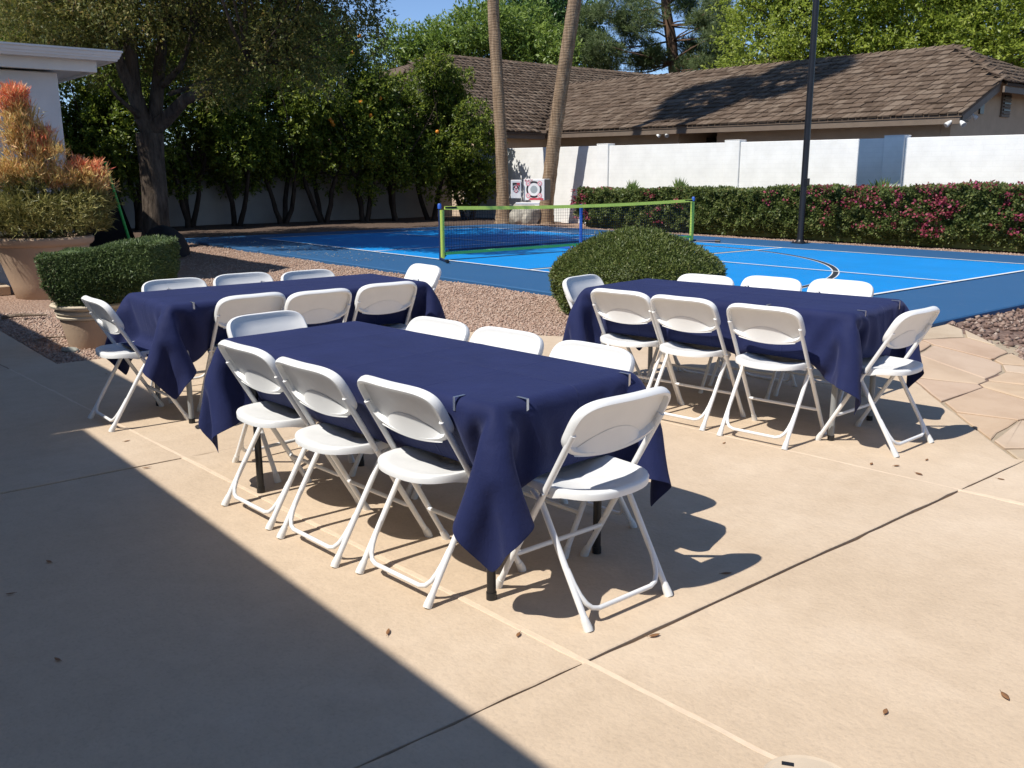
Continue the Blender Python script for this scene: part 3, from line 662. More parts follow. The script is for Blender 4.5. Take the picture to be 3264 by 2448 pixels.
# shakes: one unit mesh; the largest 300 in the picture are parts of their own, the rest one mesh
EXPO = 0.292; rr = np.random.default_rng(21)
u = MB(); L_ = 0.44
u.add([(-.5, 0, 0.004), (.5, 0, 0.004), (.5, L_, 0.004), (-.5, L_, 0.004), (-.5, 0, 0.050), (.5, 0, 0.050), (.5, L_, 0.010), (-.5, L_, 0.010)], [(3, 2, 1, 0), (4, 5, 6, 7), (0, 1, 5, 4), (1, 2, 6, 5), (2, 3, 7, 6), (3, 0, 4, 7)])
UV = np.array(u.v); UF = np.array(u.f); unit_shake = u.mesh("shingle"); unit_shake.materials.append(M['shake'])
fr_up = np.array([0, 1, MS]) / SL; fr_n = np.array([0, -MS, 1]) / SL
items = []
def course(y, x0, x1):
    x = x0 - rr.random() * 0.2
    while x < x1:
        w = rr.choice([0.13, 0.16, 0.20, 0.24, 0.28]) * (0.9 + 0.2 * rr.random()); xb = min(x + w, x1)
        if xb - x > 0.06: items.append(((x + xb) / 2, y + rr.normal() * 0.022 * (y > 9.7), (xb - x) - 0.016, rr.normal() * 0.009, rr.normal() * 0.008))
        x += w
for i in range(16):
    y = 9.595 + i * EXPO
    if y > 13.9: break
    xr = RX + .03 if y < JY - .1 else RX - (y - JY) * (RX - PK[0]) / (PK[1] - JY)
    course(y, XL + .3, xr)
Cx = np.array(CAM); Rm = np.array([Rr, Ru, Rf])
def project(P):
    q = (np.atleast_2d(P) - Cx) @ Rm.T; return np.stack([1632 + 2923.4 * q[:, 0] / q[:, 2], 1224 - 2923.4 * q[:, 1] / q[:, 2]], 1), q[:, 2]
def at(px, py, D):
    d = np.array([(px - 1632) / 2923.4, -(py - 1224) / 2923.4, 1.0]) @ Rm; return Cx + d / math.hypot(d[0], d[1]) * D
def ray_x(px, py, x):
    d = np.array([(px - 1632) / 2923.4, -(py - 1224) / 2923.4, 1.0]) @ Rm; return Cx + d * (x - Cx[0]) / d[0]
I = np.array([(x, y, w, dz, tl) for x, y, w, dz, tl in items]); ctr = np.stack([I[:, 0], I[:, 1] + .1, fz(I[:, 0], I[:, 1] + .1)], 1)
px, dep = project(ctr); vis = (px[:, 0] > -20) & (px[:, 0] < 3290); size = np.where(vis, I[:, 2] / dep, 0); big = set(np.argsort(-size)[:300].tolist())
restV = []; restF = []; nb = 0
for k, (x, y, w, dz, tl) in enumerate(items):
    base = np.array([x, y, fz(x, y)]) + fr_n * (0.004 + abs(dz))
    if k in big:
        o = link("shingle", unit_shake, None, nh); o.scale = (w, 1, 1); o.rotation_euler = (math.atan(MS) - tl, 0, 0); o.location = Vector(base) - O
    else:
        restV.append(base + (UV[:, :1] * w) * np.array([1, 0, 0]) + UV[:, 1:2] * fr_up + UV[:, 2:3] * fr_n); restF.append(UF + nb); nb += 8
# rear wing east slope and hip faces
def slope_shakes(origin, along, upv, nrm, n_courses, span):
    global nb
    for i in range(n_courses):
        a, b = span(i); x = a - rr.random() * 0.2
        while x < b:
            w = rr.choice([0.13, 0.16, 0.20, 0.24, 0.28]); base = origin + along * (x + w / 2) + upv * (i * EXPO * SL + rr.normal() * .012) + nrm * (0.004 + abs(rr.normal() * .006))
            if x + w < b + .05:
                restV.append(base + (UV[:, :1] * (w - .016)) * along + UV[:, 1:2] * upv + UV[:, 2:3] * nrm); restF.append(UF + nb); nb += 8
            x += w
up_w = np.array([-1, 0, MS]) / SL; n_w = np.array([MS, 0, 1]) / SL
def span_r(i):
    x = -11.6 - i * EXPO; hx = RXr + jx
    a = y0r if x > hx else y0r + (hx - x) * (ypk - y0r) / jx
    return a, min(27.0, (9.44 if x > -11.8 else 9.44 + (-11.6 - x) * 1.04) if x > -15.8 else 27.0)
slope_shakes(np.array([-11.6, 0, rz_(-11.6)]), np.array([0, 1.0, 0]), up_w, n_w, 24, span_r)
hs = (zp - zj + .06) / (RX + .12 - PK[0]); hl = math.hypot(1, hs)
slope_shakes(np.array([RX + .14, 0, zj - .06]), np.array([0, 1.0, 0]), np.array([-1, 0, hs]) / hl, np.array([hs, 0, 1]) / hl, 8, lambda i: (JY + i * EXPO * (PK[1] - JY) / (RX - PK[0]), 16.6 - i * EXPO * 1.05))
rest = np_mesh("shingles", np.concatenate(restV), np.concatenate(restF)); rest.materials.append(M['shake'])
rest.transform(Matrix.Translation(-O)); tag(link("shingle_field", rest, None, nh), kind="stuff")
# ridge and hip caps, fascia, gutter line, rake boards
def caps(a, b, name):
    a = np.array(a); b = np.array(b); ln = np.linalg.norm(b - a); d = (b - a) / ln; s_ = np.cross(d, [0, 0, 1]); s_ = s_ / np.linalg.norm(s_); m = MB(); n_ = int(ln / 0.26)
    for i in range(n_):
        p = a + d * (i * ln / n_); q = p + d * 0.34; hgt = 0.045; w = 0.13; dn = np.array([0, 0, -0.055])
        V = [p + s_ * w + dn + [0, 0, hgt], p + [0, 0, hgt + .012], p - s_ * w + dn + [0, 0, hgt], q + s_ * w + dn + [0, 0, .012], q + [0, 0, .02], q - s_ * w + dn + [0, 0, .012]]
        m.add(V + [v - np.array([0, 0, .03]) for v in V], [(0, 1, 4, 3), (1, 2, 5, 4), (6, 9, 10, 7), (7, 10, 11, 8), (0, 6, 7, 1), (1, 7, 8, 2), (3, 4, 10, 9), (4, 5, 11, 10), (0, 3, 9, 6), (2, 8, 11, 5)])
    tag(m.build(name, M['shake'], nh, org=O), kind="stuff")
caps((PK[0], PK[1], zp + .02), (-16.5, 14.02, fz(-16.5, 14.02) + .02), "ridge_cap"); caps((RX, JY, zj), (PK[0], PK[1], zp + .02), "hip_cap"); caps((RXr + jx, y0r, jz), (RXr, ypk, RZ), "hip_cap"); caps((RXr, ypk, RZ), (RXr, 27, RZ), "ridge_cap")
def strip(a, b, w, hgt, name, mat):
    a = np.array(a, float); b = np.array(b, float); d = (b - a); d2 = np.array([d[0], d[1], 0]); d2 = d2 / np.linalg.norm(d2); s_ = np.array([-d2[1], d2[0], 0]) * w / 2; zz = np.array([0, 0, hgt])
    V = [a - s_, b - s_, b + s_, a + s_, a - s_ - zz, b - s_ - zz, b + s_ - zz, a + s_ - zz]
    return MB().add(V, [(0, 1, 2, 3), (7, 6, 5, 4), (4, 5, 1, 0), (5, 6, 2, 1), (6, 7, 3, 2), (7, 4, 0, 3)]).build(name, mat, nh, org=O)
strip((-13.6, 9.67, fz(-13.6, 9.62) - .045), (RX - .05, 9.67, fz(RX, 9.62) - .045), 0.06, 0.16, "fascia", M['trim'])
strip((-13.6, 9.94, fz(-13.6, 9.62) - .12), (RX - .1, 9.94, fz(RX, 9.62) - .12), 0.48, 0.03, "soffit", M['trim'])
strip((RX - .04, 9.72, fz(RX, 9.72) - .065), (RX - .04, JY, zj - .065), 0.05, 0.17, "rake_board", M['trim'])
strip((RX + .06, JY, zj - .125), (RX + .06, 16.6, zj - .125), 0.05, 0.14, "fascia", M['trim'])
strip((-11.68, 7.24, rz_(-11.68) - .07), (-11.68, 9.44, rz_(-11.68) - .07), 0.05, 0.16, "fascia", M['trim'])
strip((-11.7, 7.25, rz_(-11.7) - .065), (RXr + jx, 7.25, jz - .065), 0.05, 0.17, "rake_board", M['trim'])
strip((-5.95, 10.17, 2.735), (-5.1, 10.17, 2.735), 0.06, 0.03, "door_header", M['white_trim'])
vent = empty("gable_vent", (0, 0, 0)); vent.parent = nh
def part_of(o, p): o.parent = p; return o
fr = MB().box((1.545, 12.86, 3.10), (0.05, 0.44, 0.56)).build("gable_vent", M['trim'], nh, org=O); bpy.data.objects.remove(vent)
for k in range(6): MB().box((1.585, 12.86, 2.90 + k * 0.08), (0.03, 0.36, 0.035)).build("slat", M['dark_glass'] if k % 2 else M['trim'], fr, org=O)
MB().box((1.54, 11.6, 2.98), (0.04, 0.2, 0.26)).build("vent_pane", M['dark_glass'], nh, org=O)

def floodlight(loc, rz, heads, label):
    r = empty("floodlight", loc, rz); tag(r, label, "floodlight", "white security floodlights on the neighbour's eaves")
    MB().lathe([(0.05, 0), (0.055, -.02), (0.04, -.035)], 14).build("base", M['lamp_white'], r, True)
    for sgn in heads:
        a = Vector((sgn * 0.02, 0, -.03)); b = Vector((sgn * .10, -.05, -.06)); c_ = Vector((sgn * .19, -.13, -.15)); d = (c_ - b).normalized()
        MB().tube([a, b], 0.012, 8).build("arm", M['lamp_white'], r, True)
        hd = MB().tube([b - d * .02, b + d * .03, b + d * .09, b + d * .14], [0.025, 0.042, 0.055, 0.062], 14).build("lamp_head", M['lamp_white'], r, True)
        MB().tube([b + d * .141, b + d * .146], [0.056, 0.05], 14).build("lens", M['lens'], hd)
floodlight((-6.72, 9.78, 2.70), 0, (-1, 1), "twin white floodlight hanging under the middle of the neighbour's eave")
floodlight((1.86, 9.72, 2.66), 0.3, (1, -1), "twin white floodlight at the right end of the neighbour's eave")
floodlight((1.62, 10.75, 2.86), PI / 2, (1, -1), "white floodlight on the tan gable wall beside the roof corner")

yb = empty("distant_building", (-24.6, 37.5, 0)); tag(yb, "pale yellow stucco building glimpsed beyond the brown roof", "building")
MB().box((-23.6, 38.5, 3.9), (4.5, 4, 8.0)).build("wall", M['yellow_wall'], yb, org=yb.location); MB().box((-23.6, 38.5, 8.0), (4.7, 4.2, 0.24)).build("parapet", M['yellow_wall'], yb, org=yb.location)

# ------------------------------------------------------------------ trees
def big_tree():
    base = np.array([-6.45, -5.30, -0.02]); r = empty("shade_tree", base); tag(r, "large olive green shade tree with forked trunk by the white house", "tree")
    rng = np.random.default_rng(101); w = MB()
    fk = at(478, 425, 19.4)
    tp = [base + [0, 0, -.1], base + [0.01, 0, .15], at(497, 690, 19.4), at(492, 600, 19.4), at(484, 510, 19.4), fk]
    w.tube(tp, [0.42, 0.32, 0.245, 0.235, 0.23, 0.25], 14, wob=trunk_wob(1, .06))
    l1 = [fk, at(455, 380, 19.4), at(428, 300, 19.3), at(418, 190, 19.2), at(405, 60, 19.2), at(390, -180, 19.2)]; w.tube(l1, [.17, .155, .135, .115, .10, .06], 10, wob=trunk_wob(2, .08))
    l2 = [fk, at(496, 360, 19.4), at(502, 280, 19.5), at(512, 180, 19.5), at(522, 60, 19.5), at(540, -180, 19.5)]; w.tube(l2, [.16, .14, .12, .105, .09, .05], 10, wob=trunk_wob(3, .08))
    l3 = [fk, at(535, 375, 19.2), at(590, 318, 18.8), at(680, 280, 18.2), at(800, 210, 17.4), at(930, 100, 16.8)]; w.tube(l3, [.15, .13, .11, .09, .07, .04], 9, wob=trunk_wob(4, .08))
    l4 = [at(455, 380, 19.4), at(415, 345, 19.0), at(375, 310, 18.6), at(345, 270, 18.3)]; w.tube(l4, [.07, .05, .035, .02], 7)
    l5 = [at(502, 280, 19.5), at(535, 255, 19.3), at(575, 215, 19.0), at(610, 120, 18.6), at(640, 0, 18.4)]; w.tube(l5, [.08, .07, .055, .045, .03], 7)
    l6 = [at(540, 300, 19.3), at(600, 280, 19.0), at(665, 255, 18.6), at(730, 210, 18.2)]; w.tube(l6, [.045, .04, .03, .02], 6)
    l7 = [at(428, 300, 19.3), at(395, 240, 19.1), at(372, 170, 18.9), at(330, 60, 18.6), at(260, -60, 18.4)]; w.tube(l7, [.12, .10, .09, .07, .04], 8, wob=trunk_wob(5, .08))
    ells = [((-6.0, -4.6, 5.0), (5.2, 3.0, 1.3), 62), ((-5.6, -3.7, 6.8), (4.2, 3.0, 1.2), 16), (at(985, 140, 16.8), (1.0, 1.2, 0.85), 11), (at(860, 150, 17.5), (1.3, 1.3, 1.0), 13), (at(700, 90, 20.5), (1.2, 1.2, 0.8), 9), (at(60, 60, 19.0), (1.4, 1.2, 0.8), 11), (at(230, 90, 19), (1.4, 1.0, 0.75), 11), (at(420, 60, 21.0), (1.4, 1.0, 0.7), 10), (at(800, 225, 17.2), (.8, .8, .5), 6), ((-2.6, -4.4, 6.7), (2.5, 2.2, 1.1), 24)]
    C, Rl = lumps_in(rng, ells, 0.27); Rl = np.clip(Rl, .35, .95)
    hub = [np.array(l1[4]), np.array(l2[4]), np.array(l3[4]), np.array(l7[4]), np.array(l5[3]), np.array(l3[3])]
    for c in C[rng.permutation(len(C))[:70]]:
        b = min(hub, key=lambda h_: np.linalg.norm(h_ - c)); limb(w, rng, b, c, .035, .008, 5, .08, 5)
    keep = lambda P: (P[:, 1] + P[:, 2] / 1.376 > -4.3) & (P[:, 2] > 2.75) & ~((P[:, 1] < -6.9) & (P[:, 2] < 3.3))
    lv = crown(rng, C, Rl, 29000, 9, 0.26, 0.068, 0.031, 0.75, 0.25, keep)
    finish_tree(r, w, M['bark'], lv, M['leaf_mesq'])
big_tree()

def citrus(i, x, y, h, rad, low, seed, nleaf=1150):
    base = np.array([x, y, 0.08]); r = empty("orange_tree", base); rng = np.random.default_rng(seed)
    w = MB(); k = rng.integers(2, 4)
    for j in range(k):
        a = 6.28 * j / k + rng.random(); top = base + [math.cos(a) * rad * .5, math.sin(a) * rad * .5, low + 0.9 + rng.random() * .6]
        pts = limb(w, rng, base + [math.cos(a) * .05, math.sin(a) * .05, -.12], top, .085, .045, 7, .06, 8)
        for q in range(5): limb(w, rng, pts[4 + q % 3], base + [rng.normal() * rad * .55, rng.normal() * rad * .5, low + .5 + rng.random() * (h - low - .8)], .03, .008, 5, .1, 5)
    c = base + [0, 0, (h + low) / 2]; C, Rl = lumps_in(rng, [(c, (rad, rad * .92, (h - low) / 2 * .88), 26), (c + [0, 0, -.15 * (h - low)], (rad * .7, rad * .7, (h - low) * .35), 8)], 0.30)
    finish_tree(r, w, M['bark_dark'], crown(rng, C, Rl, nleaf, 9, 0.22, 0.10, 0.048, 0.9, .05), M['leaf_citrus'])
    return r
CIT = [(-11.9, -8.0, 4.4, 1.15, 1.1), (-12.4, -6.6, 4.6, 1.15, .7), (-12.6, -5.1, 4.6, 1.15, .75), (-12.5, -3.7, 4.7, 1.15, .75), (-12.7, -2.3, 5.0, 1.15, .85), (-12.6, -1.05, 5.2, 1.15, .85), (-12.7, 0.4, 5.7, 1.2, .8), (-12.35, 1.55, 6.1, 1.2, .85), (-12.1, 2.7, 5.0, 1.2, .8), (-11.9, 3.7, 4.75, 1.2, .8), (-11.6, 4.75, 4.75, 1.25, .75), (-11.0, 5.72, 4.6, 1.15, 0.35)]
CLAB = ["orange tree in shade just right of the white house corner", "orange tree in shade left of the shade tree trunk", "orange tree directly behind the shade tree trunk", "orange tree just right of the shade tree trunk, at the left end of the court", "orange tree second to the right of the shade tree trunk", "orange tree third to the right of the shade tree trunk", "orange tree fourth to the right of the shade tree trunk", "orange tree fifth to the right of the shade tree, with a sunlit top", "orange tree under the brown roof's left hip, sunlit top", "orange tree second from the palm trunks, behind the net's left post", "orange tree under the roof's slope, third from the right of its row", "low leafy orange tree nearest the two palm trunks"]
ctrees = []
for i, (a, b_) in enumerate(zip(CIT, CLAB)): t = citrus(i, *a, 300 + i, 3000 if i > 3 else 2500); tag(t, b_, "orange tree", "orange trees along the shaded wall"); ctrees.append(t)
om = MB().lathe([(0.001, -.045), (0.026, -.038), (0.043, -.015), (0.044, .012), (0.030, .034), (0.006, .043)], 14).mesh("orange", True); om.materials.append(M['orange'])
for (pxx, pyy, xx, ti) in [(1058, 388, -11.5, 6), (1212, 313, -11.2, 7), (1150, 325, -11.2, 7), (1181, 368, -11.15, 7), (1394, 420, -10.7, 9), (1146, 115, -11.3, 7), (1124, 167, -11.5, 6), (1052, 380, -11.6, 6), (1062, 398, -11.6, 6)]:
    p = ray_x(pxx, pyy, xx); o = link("orange", om, None, ctrees[ti]); o.location = Vector(p) - ctrees[ti].location; o.scale = (1.3, 1.3, 1.3)

def palm(label, pts, rad, crown_c, seed):
    base = np.array(pts[0]); r = empty("palm_tree", base); tag(r, label, "palm tree", "palms by the corner of the garden walls"); rng = np.random.default_rng(seed)
    P = np.array(pts); t = np.linspace(0, 1, len(P)); tt = np.linspace(0, 1, 90); Q = np.stack([np.interp(tt, t, P[:, k]) for k in range(3)], 1)
    for _ in range(6): Q[1:-1] = (Q[:-2] + 2 * Q[1:-1] + Q[2:]) / 4
    R_ = np.interp(tt, [0, .03, .12, 1], [rad * 1.75, rad * 1.3, rad * 1.05, rad * .85]) * (1 + rng.normal(size=90) * .012)
    w = MB(); w.tube([q for q in Q], R_, 16, wob=lambda i, k: 1 + .03 * math.sin(k * 1.9 + i * 2.1)); w.build("trunk", M['palm'], r, smooth=True, angle=math.radians(70), org=base)
    c = np.array(crown_c); B = []
    for k in range(60):
        a = rng.random() * 6.28; el = rng.uniform(-1.1, 1.2); d = np.array([math.cos(a) * math.cos(el), math.sin(a) * math.cos(el), math.sin(el)]); e = c + d * rng.uniform(.7, 1.15)
        s_ = np.cross(d, [0, 0, 1]); s_ = s_ / np.linalg.norm(s_); 
        for q in np.linspace(-1.15, 1.15, 22): B.append((e, d * math.cos(q) + s_ * math.sin(q) + [0, 0, -.15]))
        m2 = None
    PB = np.array([b[0] for b in B]); DB = np.array([b[1] for b in B]); n = len(B)
    me = leaf_mesh("fronds", PB - base, DB, np.tile([0, 0, 1.0], (n, 1)), .85 + .25 * rng.random(n), np.full(n, .075)); me.materials.append(M['fan']); link("fronds", me, None, r)
    st_ = MB()
    for k in range(0, n, 22): st_.tube([c - base, B[k][0] - base], [.025, .012], 5)
    st_.build("petioles", M['fan'], r)
palm("leaning palm trunk with shaded foot, left of the archery targets", [(-8.52, 5.10, 0.05), (-8.53, 5.10, .9), (-8.58, 5.10, 2.2), (-8.72, 5.10, 3.9), (-8.92, 5.10, 5.9), (-8.65, 5.0, 7.6), (-8.0, 4.9, 9.3), (-7.5, 4.8, 11.2), (-7.1, 4.8, 13.0)], 0.165, (-7.1, 4.8, 13.1), 5)
palm("sunlit palm trunk leaning right, in front of the white wall", [(-7.72, 5.98, 0.05), (-7.66, 5.98, .7), (-7.42, 6.0, 2.2), (-7.12, 6.0, 3.7), (-6.75, 6.0, 5.3), (-6.3, 6.0, 7.4), (-5.95, 6.0, 9.0), (-5.6, 6.0, 10.8), (-5.1, 6.0, 13.4)], 0.185, (-5.05, 6.0, 13.5), 6)

def bg_tree(label, base, pix, D, per, lum_r, ntw, k, tl, L, Wd, mat, bark, seed, droop=0, trunk_r=.25, jit=1.0, flat=.85, group="trees behind the neighbour's roof", spread=2):
    base = np.array([base[0], base[1], -.1]); r = empty("background_tree", base); tag(r, label, "tree", group); rng = np.random.default_rng(seed)
    C = []; Rl = []
    for px0, py0 in pix:
        for _ in range(per): C.append(at(px0 + rng.normal() * 18 * jit, py0 + rng.normal() * 18 * jit, D + rng.normal() * spread)); Rl.append(lum_r * (.7 + .6 * rng.random()))
    C = np.array(C); Rl = np.array(Rl); top = C[:, 2].max(); mid = C.mean(0); w = MB()
    w.tube([base, base + (np.array([mid[0], mid[1], mid[2]]) - base) * .55, [mid[0], mid[1], top * .8]], [trunk_r * 1.3, trunk_r, trunk_r * .4], 9)
    ax = lambda z: np.array([mid[0], mid[1], z])
    for c in C[rng.permutation(len(C))[:60]]: limb(w, rng, ax(max(c[2] - 1.2, 2.0)), c, .05, .012, 5, .06, 5)
    finish_tree(r, w, bark, crown(rng, C, Rl, ntw, k, tl, L, Wd, flat, droop), mat)
bg_tree("light green leafy tree rising over the roof's left hip", at(1420, 150, 50)[:2], [(1290, 175), (1340, 150), (1400, 130), (1450, 170), (1470, 110), (1380, 190), (1530, 170), (1310, 220), (1530, 95)], 50, 3, 1.0, 2300, 9, .5, .21, .085, M['leaf_mid'], M['bark_dark'], 41)
bg_tree("mid green tree between the two palm trunks", at(1680, 150, 49)[:2], [(1580, 120), (1590, 180), (1640, 160), (1700, 150), (1740, 180), (1760, 150), (1650, 195), (1800, 190), (1600, 85), (1690, 110)], 49, 3, 1.0, 2100, 9, .5, .21, .085, M['leaf_mid'], M['bark_dark'], 42)
bg_tree("tall deep green tree behind the right palm trunk", at(1740, 40, 56)[:2], [(1660, 20), (1720, 10), (1770, 50), (1800, 100), (1720, 90), (1830, 40), (1640, 70), (1780, -60), (1700, -80), (1840, 150), (1860, 195)], 56, 3, 1.15, 2500, 9, .55, .25, .11, M['leaf_dark'], M['bark_dark'], 43)
RT = [(x, y) for x in range(2390, 2860, 85) for y in (-190, -110, -30, 50, 125, 190)]
bg_tree("broad bright green tree just right of the pine", at(2620, 40, 36)[:2], RT, 36, 3, .85, 9500, 9, .34, .125, .055, M['leaf_ash'], M['bark'], 44, jit=1.5, spread=1.6)
RT2 = [(x, y) for x in range(2880, 3420, 85) for y in (-180, -100, -20, 60, 130, 200)]
bg_tree("broad bright green tree above the roof's right end", at(3100, 40, 35)[:2], RT2, 35, 3, .85, 9500, 9, .34, .125, .055, M['leaf_ash'], M['bark'], 45, jit=1.5, spread=1.6)
bg_tree("grey green tree at the far left above the white gutter", at(40, 60, 42)[:2], [(-60, 40), (0, 30), (40, 70), (90, 100), (150, 110), (-20, 100), (110, 150), (200, 150)], 42, 3, .9, 1800, 9, .4, .19, .08, M['leaf_mid'], M['bark_dark'], 46)
bg_tree("dark tree filling the gap behind the shade tree's crown", at(760, 150, 44)[:2], [(560, 140), (640, 180), (720, 150), (800, 190), (880, 160), (960, 170), (620, 90), (860, 90), (1000, 230), (940, 60), (1040, 130)], 44, 3, 1.1, 2300, 9, .5, .2, .085, M['leaf_dark'], M['bark_dark'], 47)

def pine():
    D = 52; b = at(2152, 235, D); base = np.array([b[0], b[1], -.1]); r = empty("pine_tree", base); tag(r, "tall pine with open crown standing behind the roof ridge", "tree", "trees behind the neighbour's roof")
    rng = np.random.default_rng(51); w = MB()
    w.tube([base, at(2152, 250, D), at(2140, 130, D), at(2122, 20, D), at(2118, -120, D), at(2124, -330, D)], [.42, .30, .27, .23, .18, .08], 12, wob=trunk_wob(9, .08))
    pix = [(1880, 60), (1930, 25), (1985, 60), (1910, 120), (1960, 165), (2030, 30), (2070, 75), (2010, 110), (2080, 160), (2095, 195), (2035, 200), (1880, 190), (1940, 215), (2190, 20), (2235, 60), (2270, 15), (2310, 45), (2330, 75), (2250, 105), (2295, 120), (2205, 150), (2225, 195), (2275, 175), (2330, 150), (2180, 205), (1850, 110), (2290, 215), (2170, -80), (2060, -80), (1960, -70), (2260, -80), (2120, -200), (2040, -190), (2200, -190), (2340, 200)]
    C = []; Rl = []
    for x, y in pix:
        for _ in range(3): C.append(at(x + rng.normal() * 12, y + rng.normal() * 10, D + rng.normal() * 1.8)); Rl.append(.62 * (.7 + .6 * rng.random()))
    C = np.array(C); Rl = np.array(Rl)
    tr = [at(2148, 200, D), at(2140, 130, D), at(2132, 80, D), at(2122, 20, D), at(2118, -120, D)]
    for c in C[::2]:
        a = min(tr, key=lambda q: abs(q[2] - c[2] + .4) + .02 * np.linalg.norm(q - c)); limb(w, rng, a, c, .055, .014, 6, .10, 5)
    NT_ = 9500; idx = rng.integers(0, len(C), NT_); d = rdir(rng, NT_); P = C[idx] + d * Rl[idx][:, None] * rng.random((NT_, 1)) ** .5 * np.array([1.15, 1.15, .75]); T = unit(d * .6 + [0, 0, .45] + rng.normal(size=(NT_, 3)) * .35)
    lv = twig_leaves(rng, P, T, 12, .16, .25, .026, spread=.8); finish_tree(r, w, M['bark_pine'], lv, M['leaf_pine'])
pine()

# ------------------------------------------------------------------ clipped hedges and shrubs
def shell_leaves(rng, P, N, L, Wd, jit=.6):
    n = len(P); D = N + rng.normal(size=(n, 3)) * jit; Nn = rng.normal(size=(n, 3)) * .6 + N * .3 + [-.04, -.45, .65]; s = .65 + .7 * rng.random(n); return P, D, Nn, L * s, Wd * s

def bougainvillea():
    base = np.array([1.5, 5.9, .1]); r = empty("bougainvillea_hedge", base); tag(r, "long clipped bougainvillea hedge with magenta flowers along the white wall", "hedge"); rng = np.random.default_rng(61)
    x0, x1, y0, y1, z0 = -5.78, 11.0, 5.38, 6.45, .16
    def bump(x, z): return .05 * np.sin(x * 2.3 + 1.3 * z) + .06 * np.sin(x * 5.1 - z * 4) * np.sin(z * 7 + x) + .06 * np.sin(x * 13 + z * 6) * np.sin(z * 15 - x * 2) + .03 * np.sin(x * 29) * np.sin(z * 31)
    def top(x): return 1.045 + .016 * (x + 6) + .03 * np.sin(x * 1.9) + .02 * np.sin(x * 6.3)
    def wob(P, N):
        P = P + N * (bump(P[:, 0], P[:, 2])[:, None]) * 1.0; return P
    parts = []
    n = 66000; x = x0 + (x1 - x0) * rng.random(n); z = z0 + .03 + (top(x) - z0) * rng.random(n) ** .85; under = np.clip((.42 - z) / .3, 0, 1) * .22
    P = np.stack([x, np.full(n, y0) + under + np.abs(rng.normal(size=n)) * .07, z], 1); parts.append((wob(P, np.tile([0, -1., 0], (n, 1))), np.tile([0, -1., .25], (n, 1))))
    n = 26000; x = x0 + (x1 - x0) * rng.random(n); y = y0 + (y1 - y0) * rng.random(n); P = np.stack([x, y, top(x) - np.abs(rng.normal(size=n)) * .05 + .04 * np.sin(y * 9 + x * 3)], 1); parts.append((P, np.tile([0, 0, 1.], (n, 1))))
    n = 3500; y = y0 + (y1 - y0) * rng.random(n); z = z0 + .25 + .7 * rng.random(n); P = np.stack([x0 - .12 * np.sin(z * 3) + np.abs(rng.normal(size=n)) * .08, y, z], 1); parts.append((P, np.tile([-1., 0, .2], (n, 1))))
    n = 900; x = x0 + (x1 - x0) * rng.random(n); P = np.stack([x, y0 + (y1 - y0) * rng.random(n), top(x) + .06 * rng.random(n) * (np.sin(x * 4.7) > .7)], 1); parts.append((P, np.tile([0, 0, 1.], (n, 1))))
    Pa = np.concatenate([p[0] for p in parts]); Na = np.concatenate([p[1] for p in parts])
    me = leaf_mesh("foliage", *(lambda a: (a[0] - base, *a[1:]))(shell_leaves(rng, Pa, Na, .058, .036, .8))); me.materials.append(M['leaf_boug']); link("foliage", me, None, r)
    nc = 620; gc = x0 + (x1 - x0) * np.concatenate([rng.random(26), .40 + .60 * rng.random(60)]); xs = np.clip(gc[rng.integers(0, len(gc), nc)] + rng.normal(size=nc) * .32, x0, x1); face = rng.random(nc) < .60; dens = .5 + .5 * np.sin(xs * 2.1 + 1) + .35 * np.sin(xs * 5.3)
    m = (rng.random(nc) < np.clip(dens, .15, 1)) | ~face; xs = xs[m]; face = face[m]; nc = len(xs)
    zt = top(xs); cz = np.where(face, .35 + (zt - .38) * rng.random(nc) ** .8, zt - .01); cy = np.where(face, y0 - .05, y0 + (y1 - y0) * rng.random(nc) ** 1.5)
    k = 12; Cc = np.stack([xs, cy, cz], 1); Cc[:, 1] -= np.where(face, bump(xs, cz), 0); P = (Cc[:, None] + rng.normal(size=(nc, k, 3)) * np.array([.06, .03, .032])).reshape(-1, 3); N = np.repeat(np.where(face[:, None], [[0, -1., .3]], [[0, -.2, 1.]]), k, 0)
    me = leaf_mesh("flowers", *(lambda a: (a[0] - base, *a[1:]))(shell_leaves(rng, P, N, .05, .045, .9))); me.materials.append(M['bract']); link("flowers", me, None, r)
    st_ = MB()
    for x in np.arange(x0 + .4, x1, .62):
        for q in range(3): limb(st_, rng, (x + rng.normal() * .05, 5.9, .02), (x + rng.normal() * .3, 5.62 + rng.random() * .5, .8), .022, .008, 5, .1, 5)
    tag(st_.build("stems", M['bark_dark'], r, smooth=True, org=base), kind="stuff")
    MB().add([(x0 + .1, 5.6, .14), (x1, 5.6, .14), (x1, 6.36, .14), (x0 + .1, 6.36, .14), (x0 + .1, 5.6, 1.03), (x1, 5.6, 1.28), (x1, 6.36, 1.28), (x0 + .1, 6.36, 1.03)], [(3, 2, 1, 0), (4, 5, 6, 7), (0, 1, 5, 4), (1, 2, 6, 5), (2, 3, 7, 6), (3, 0, 4, 7)]).build("inner_growth", M['leaf_boug'], r, org=base)
bougainvillea()

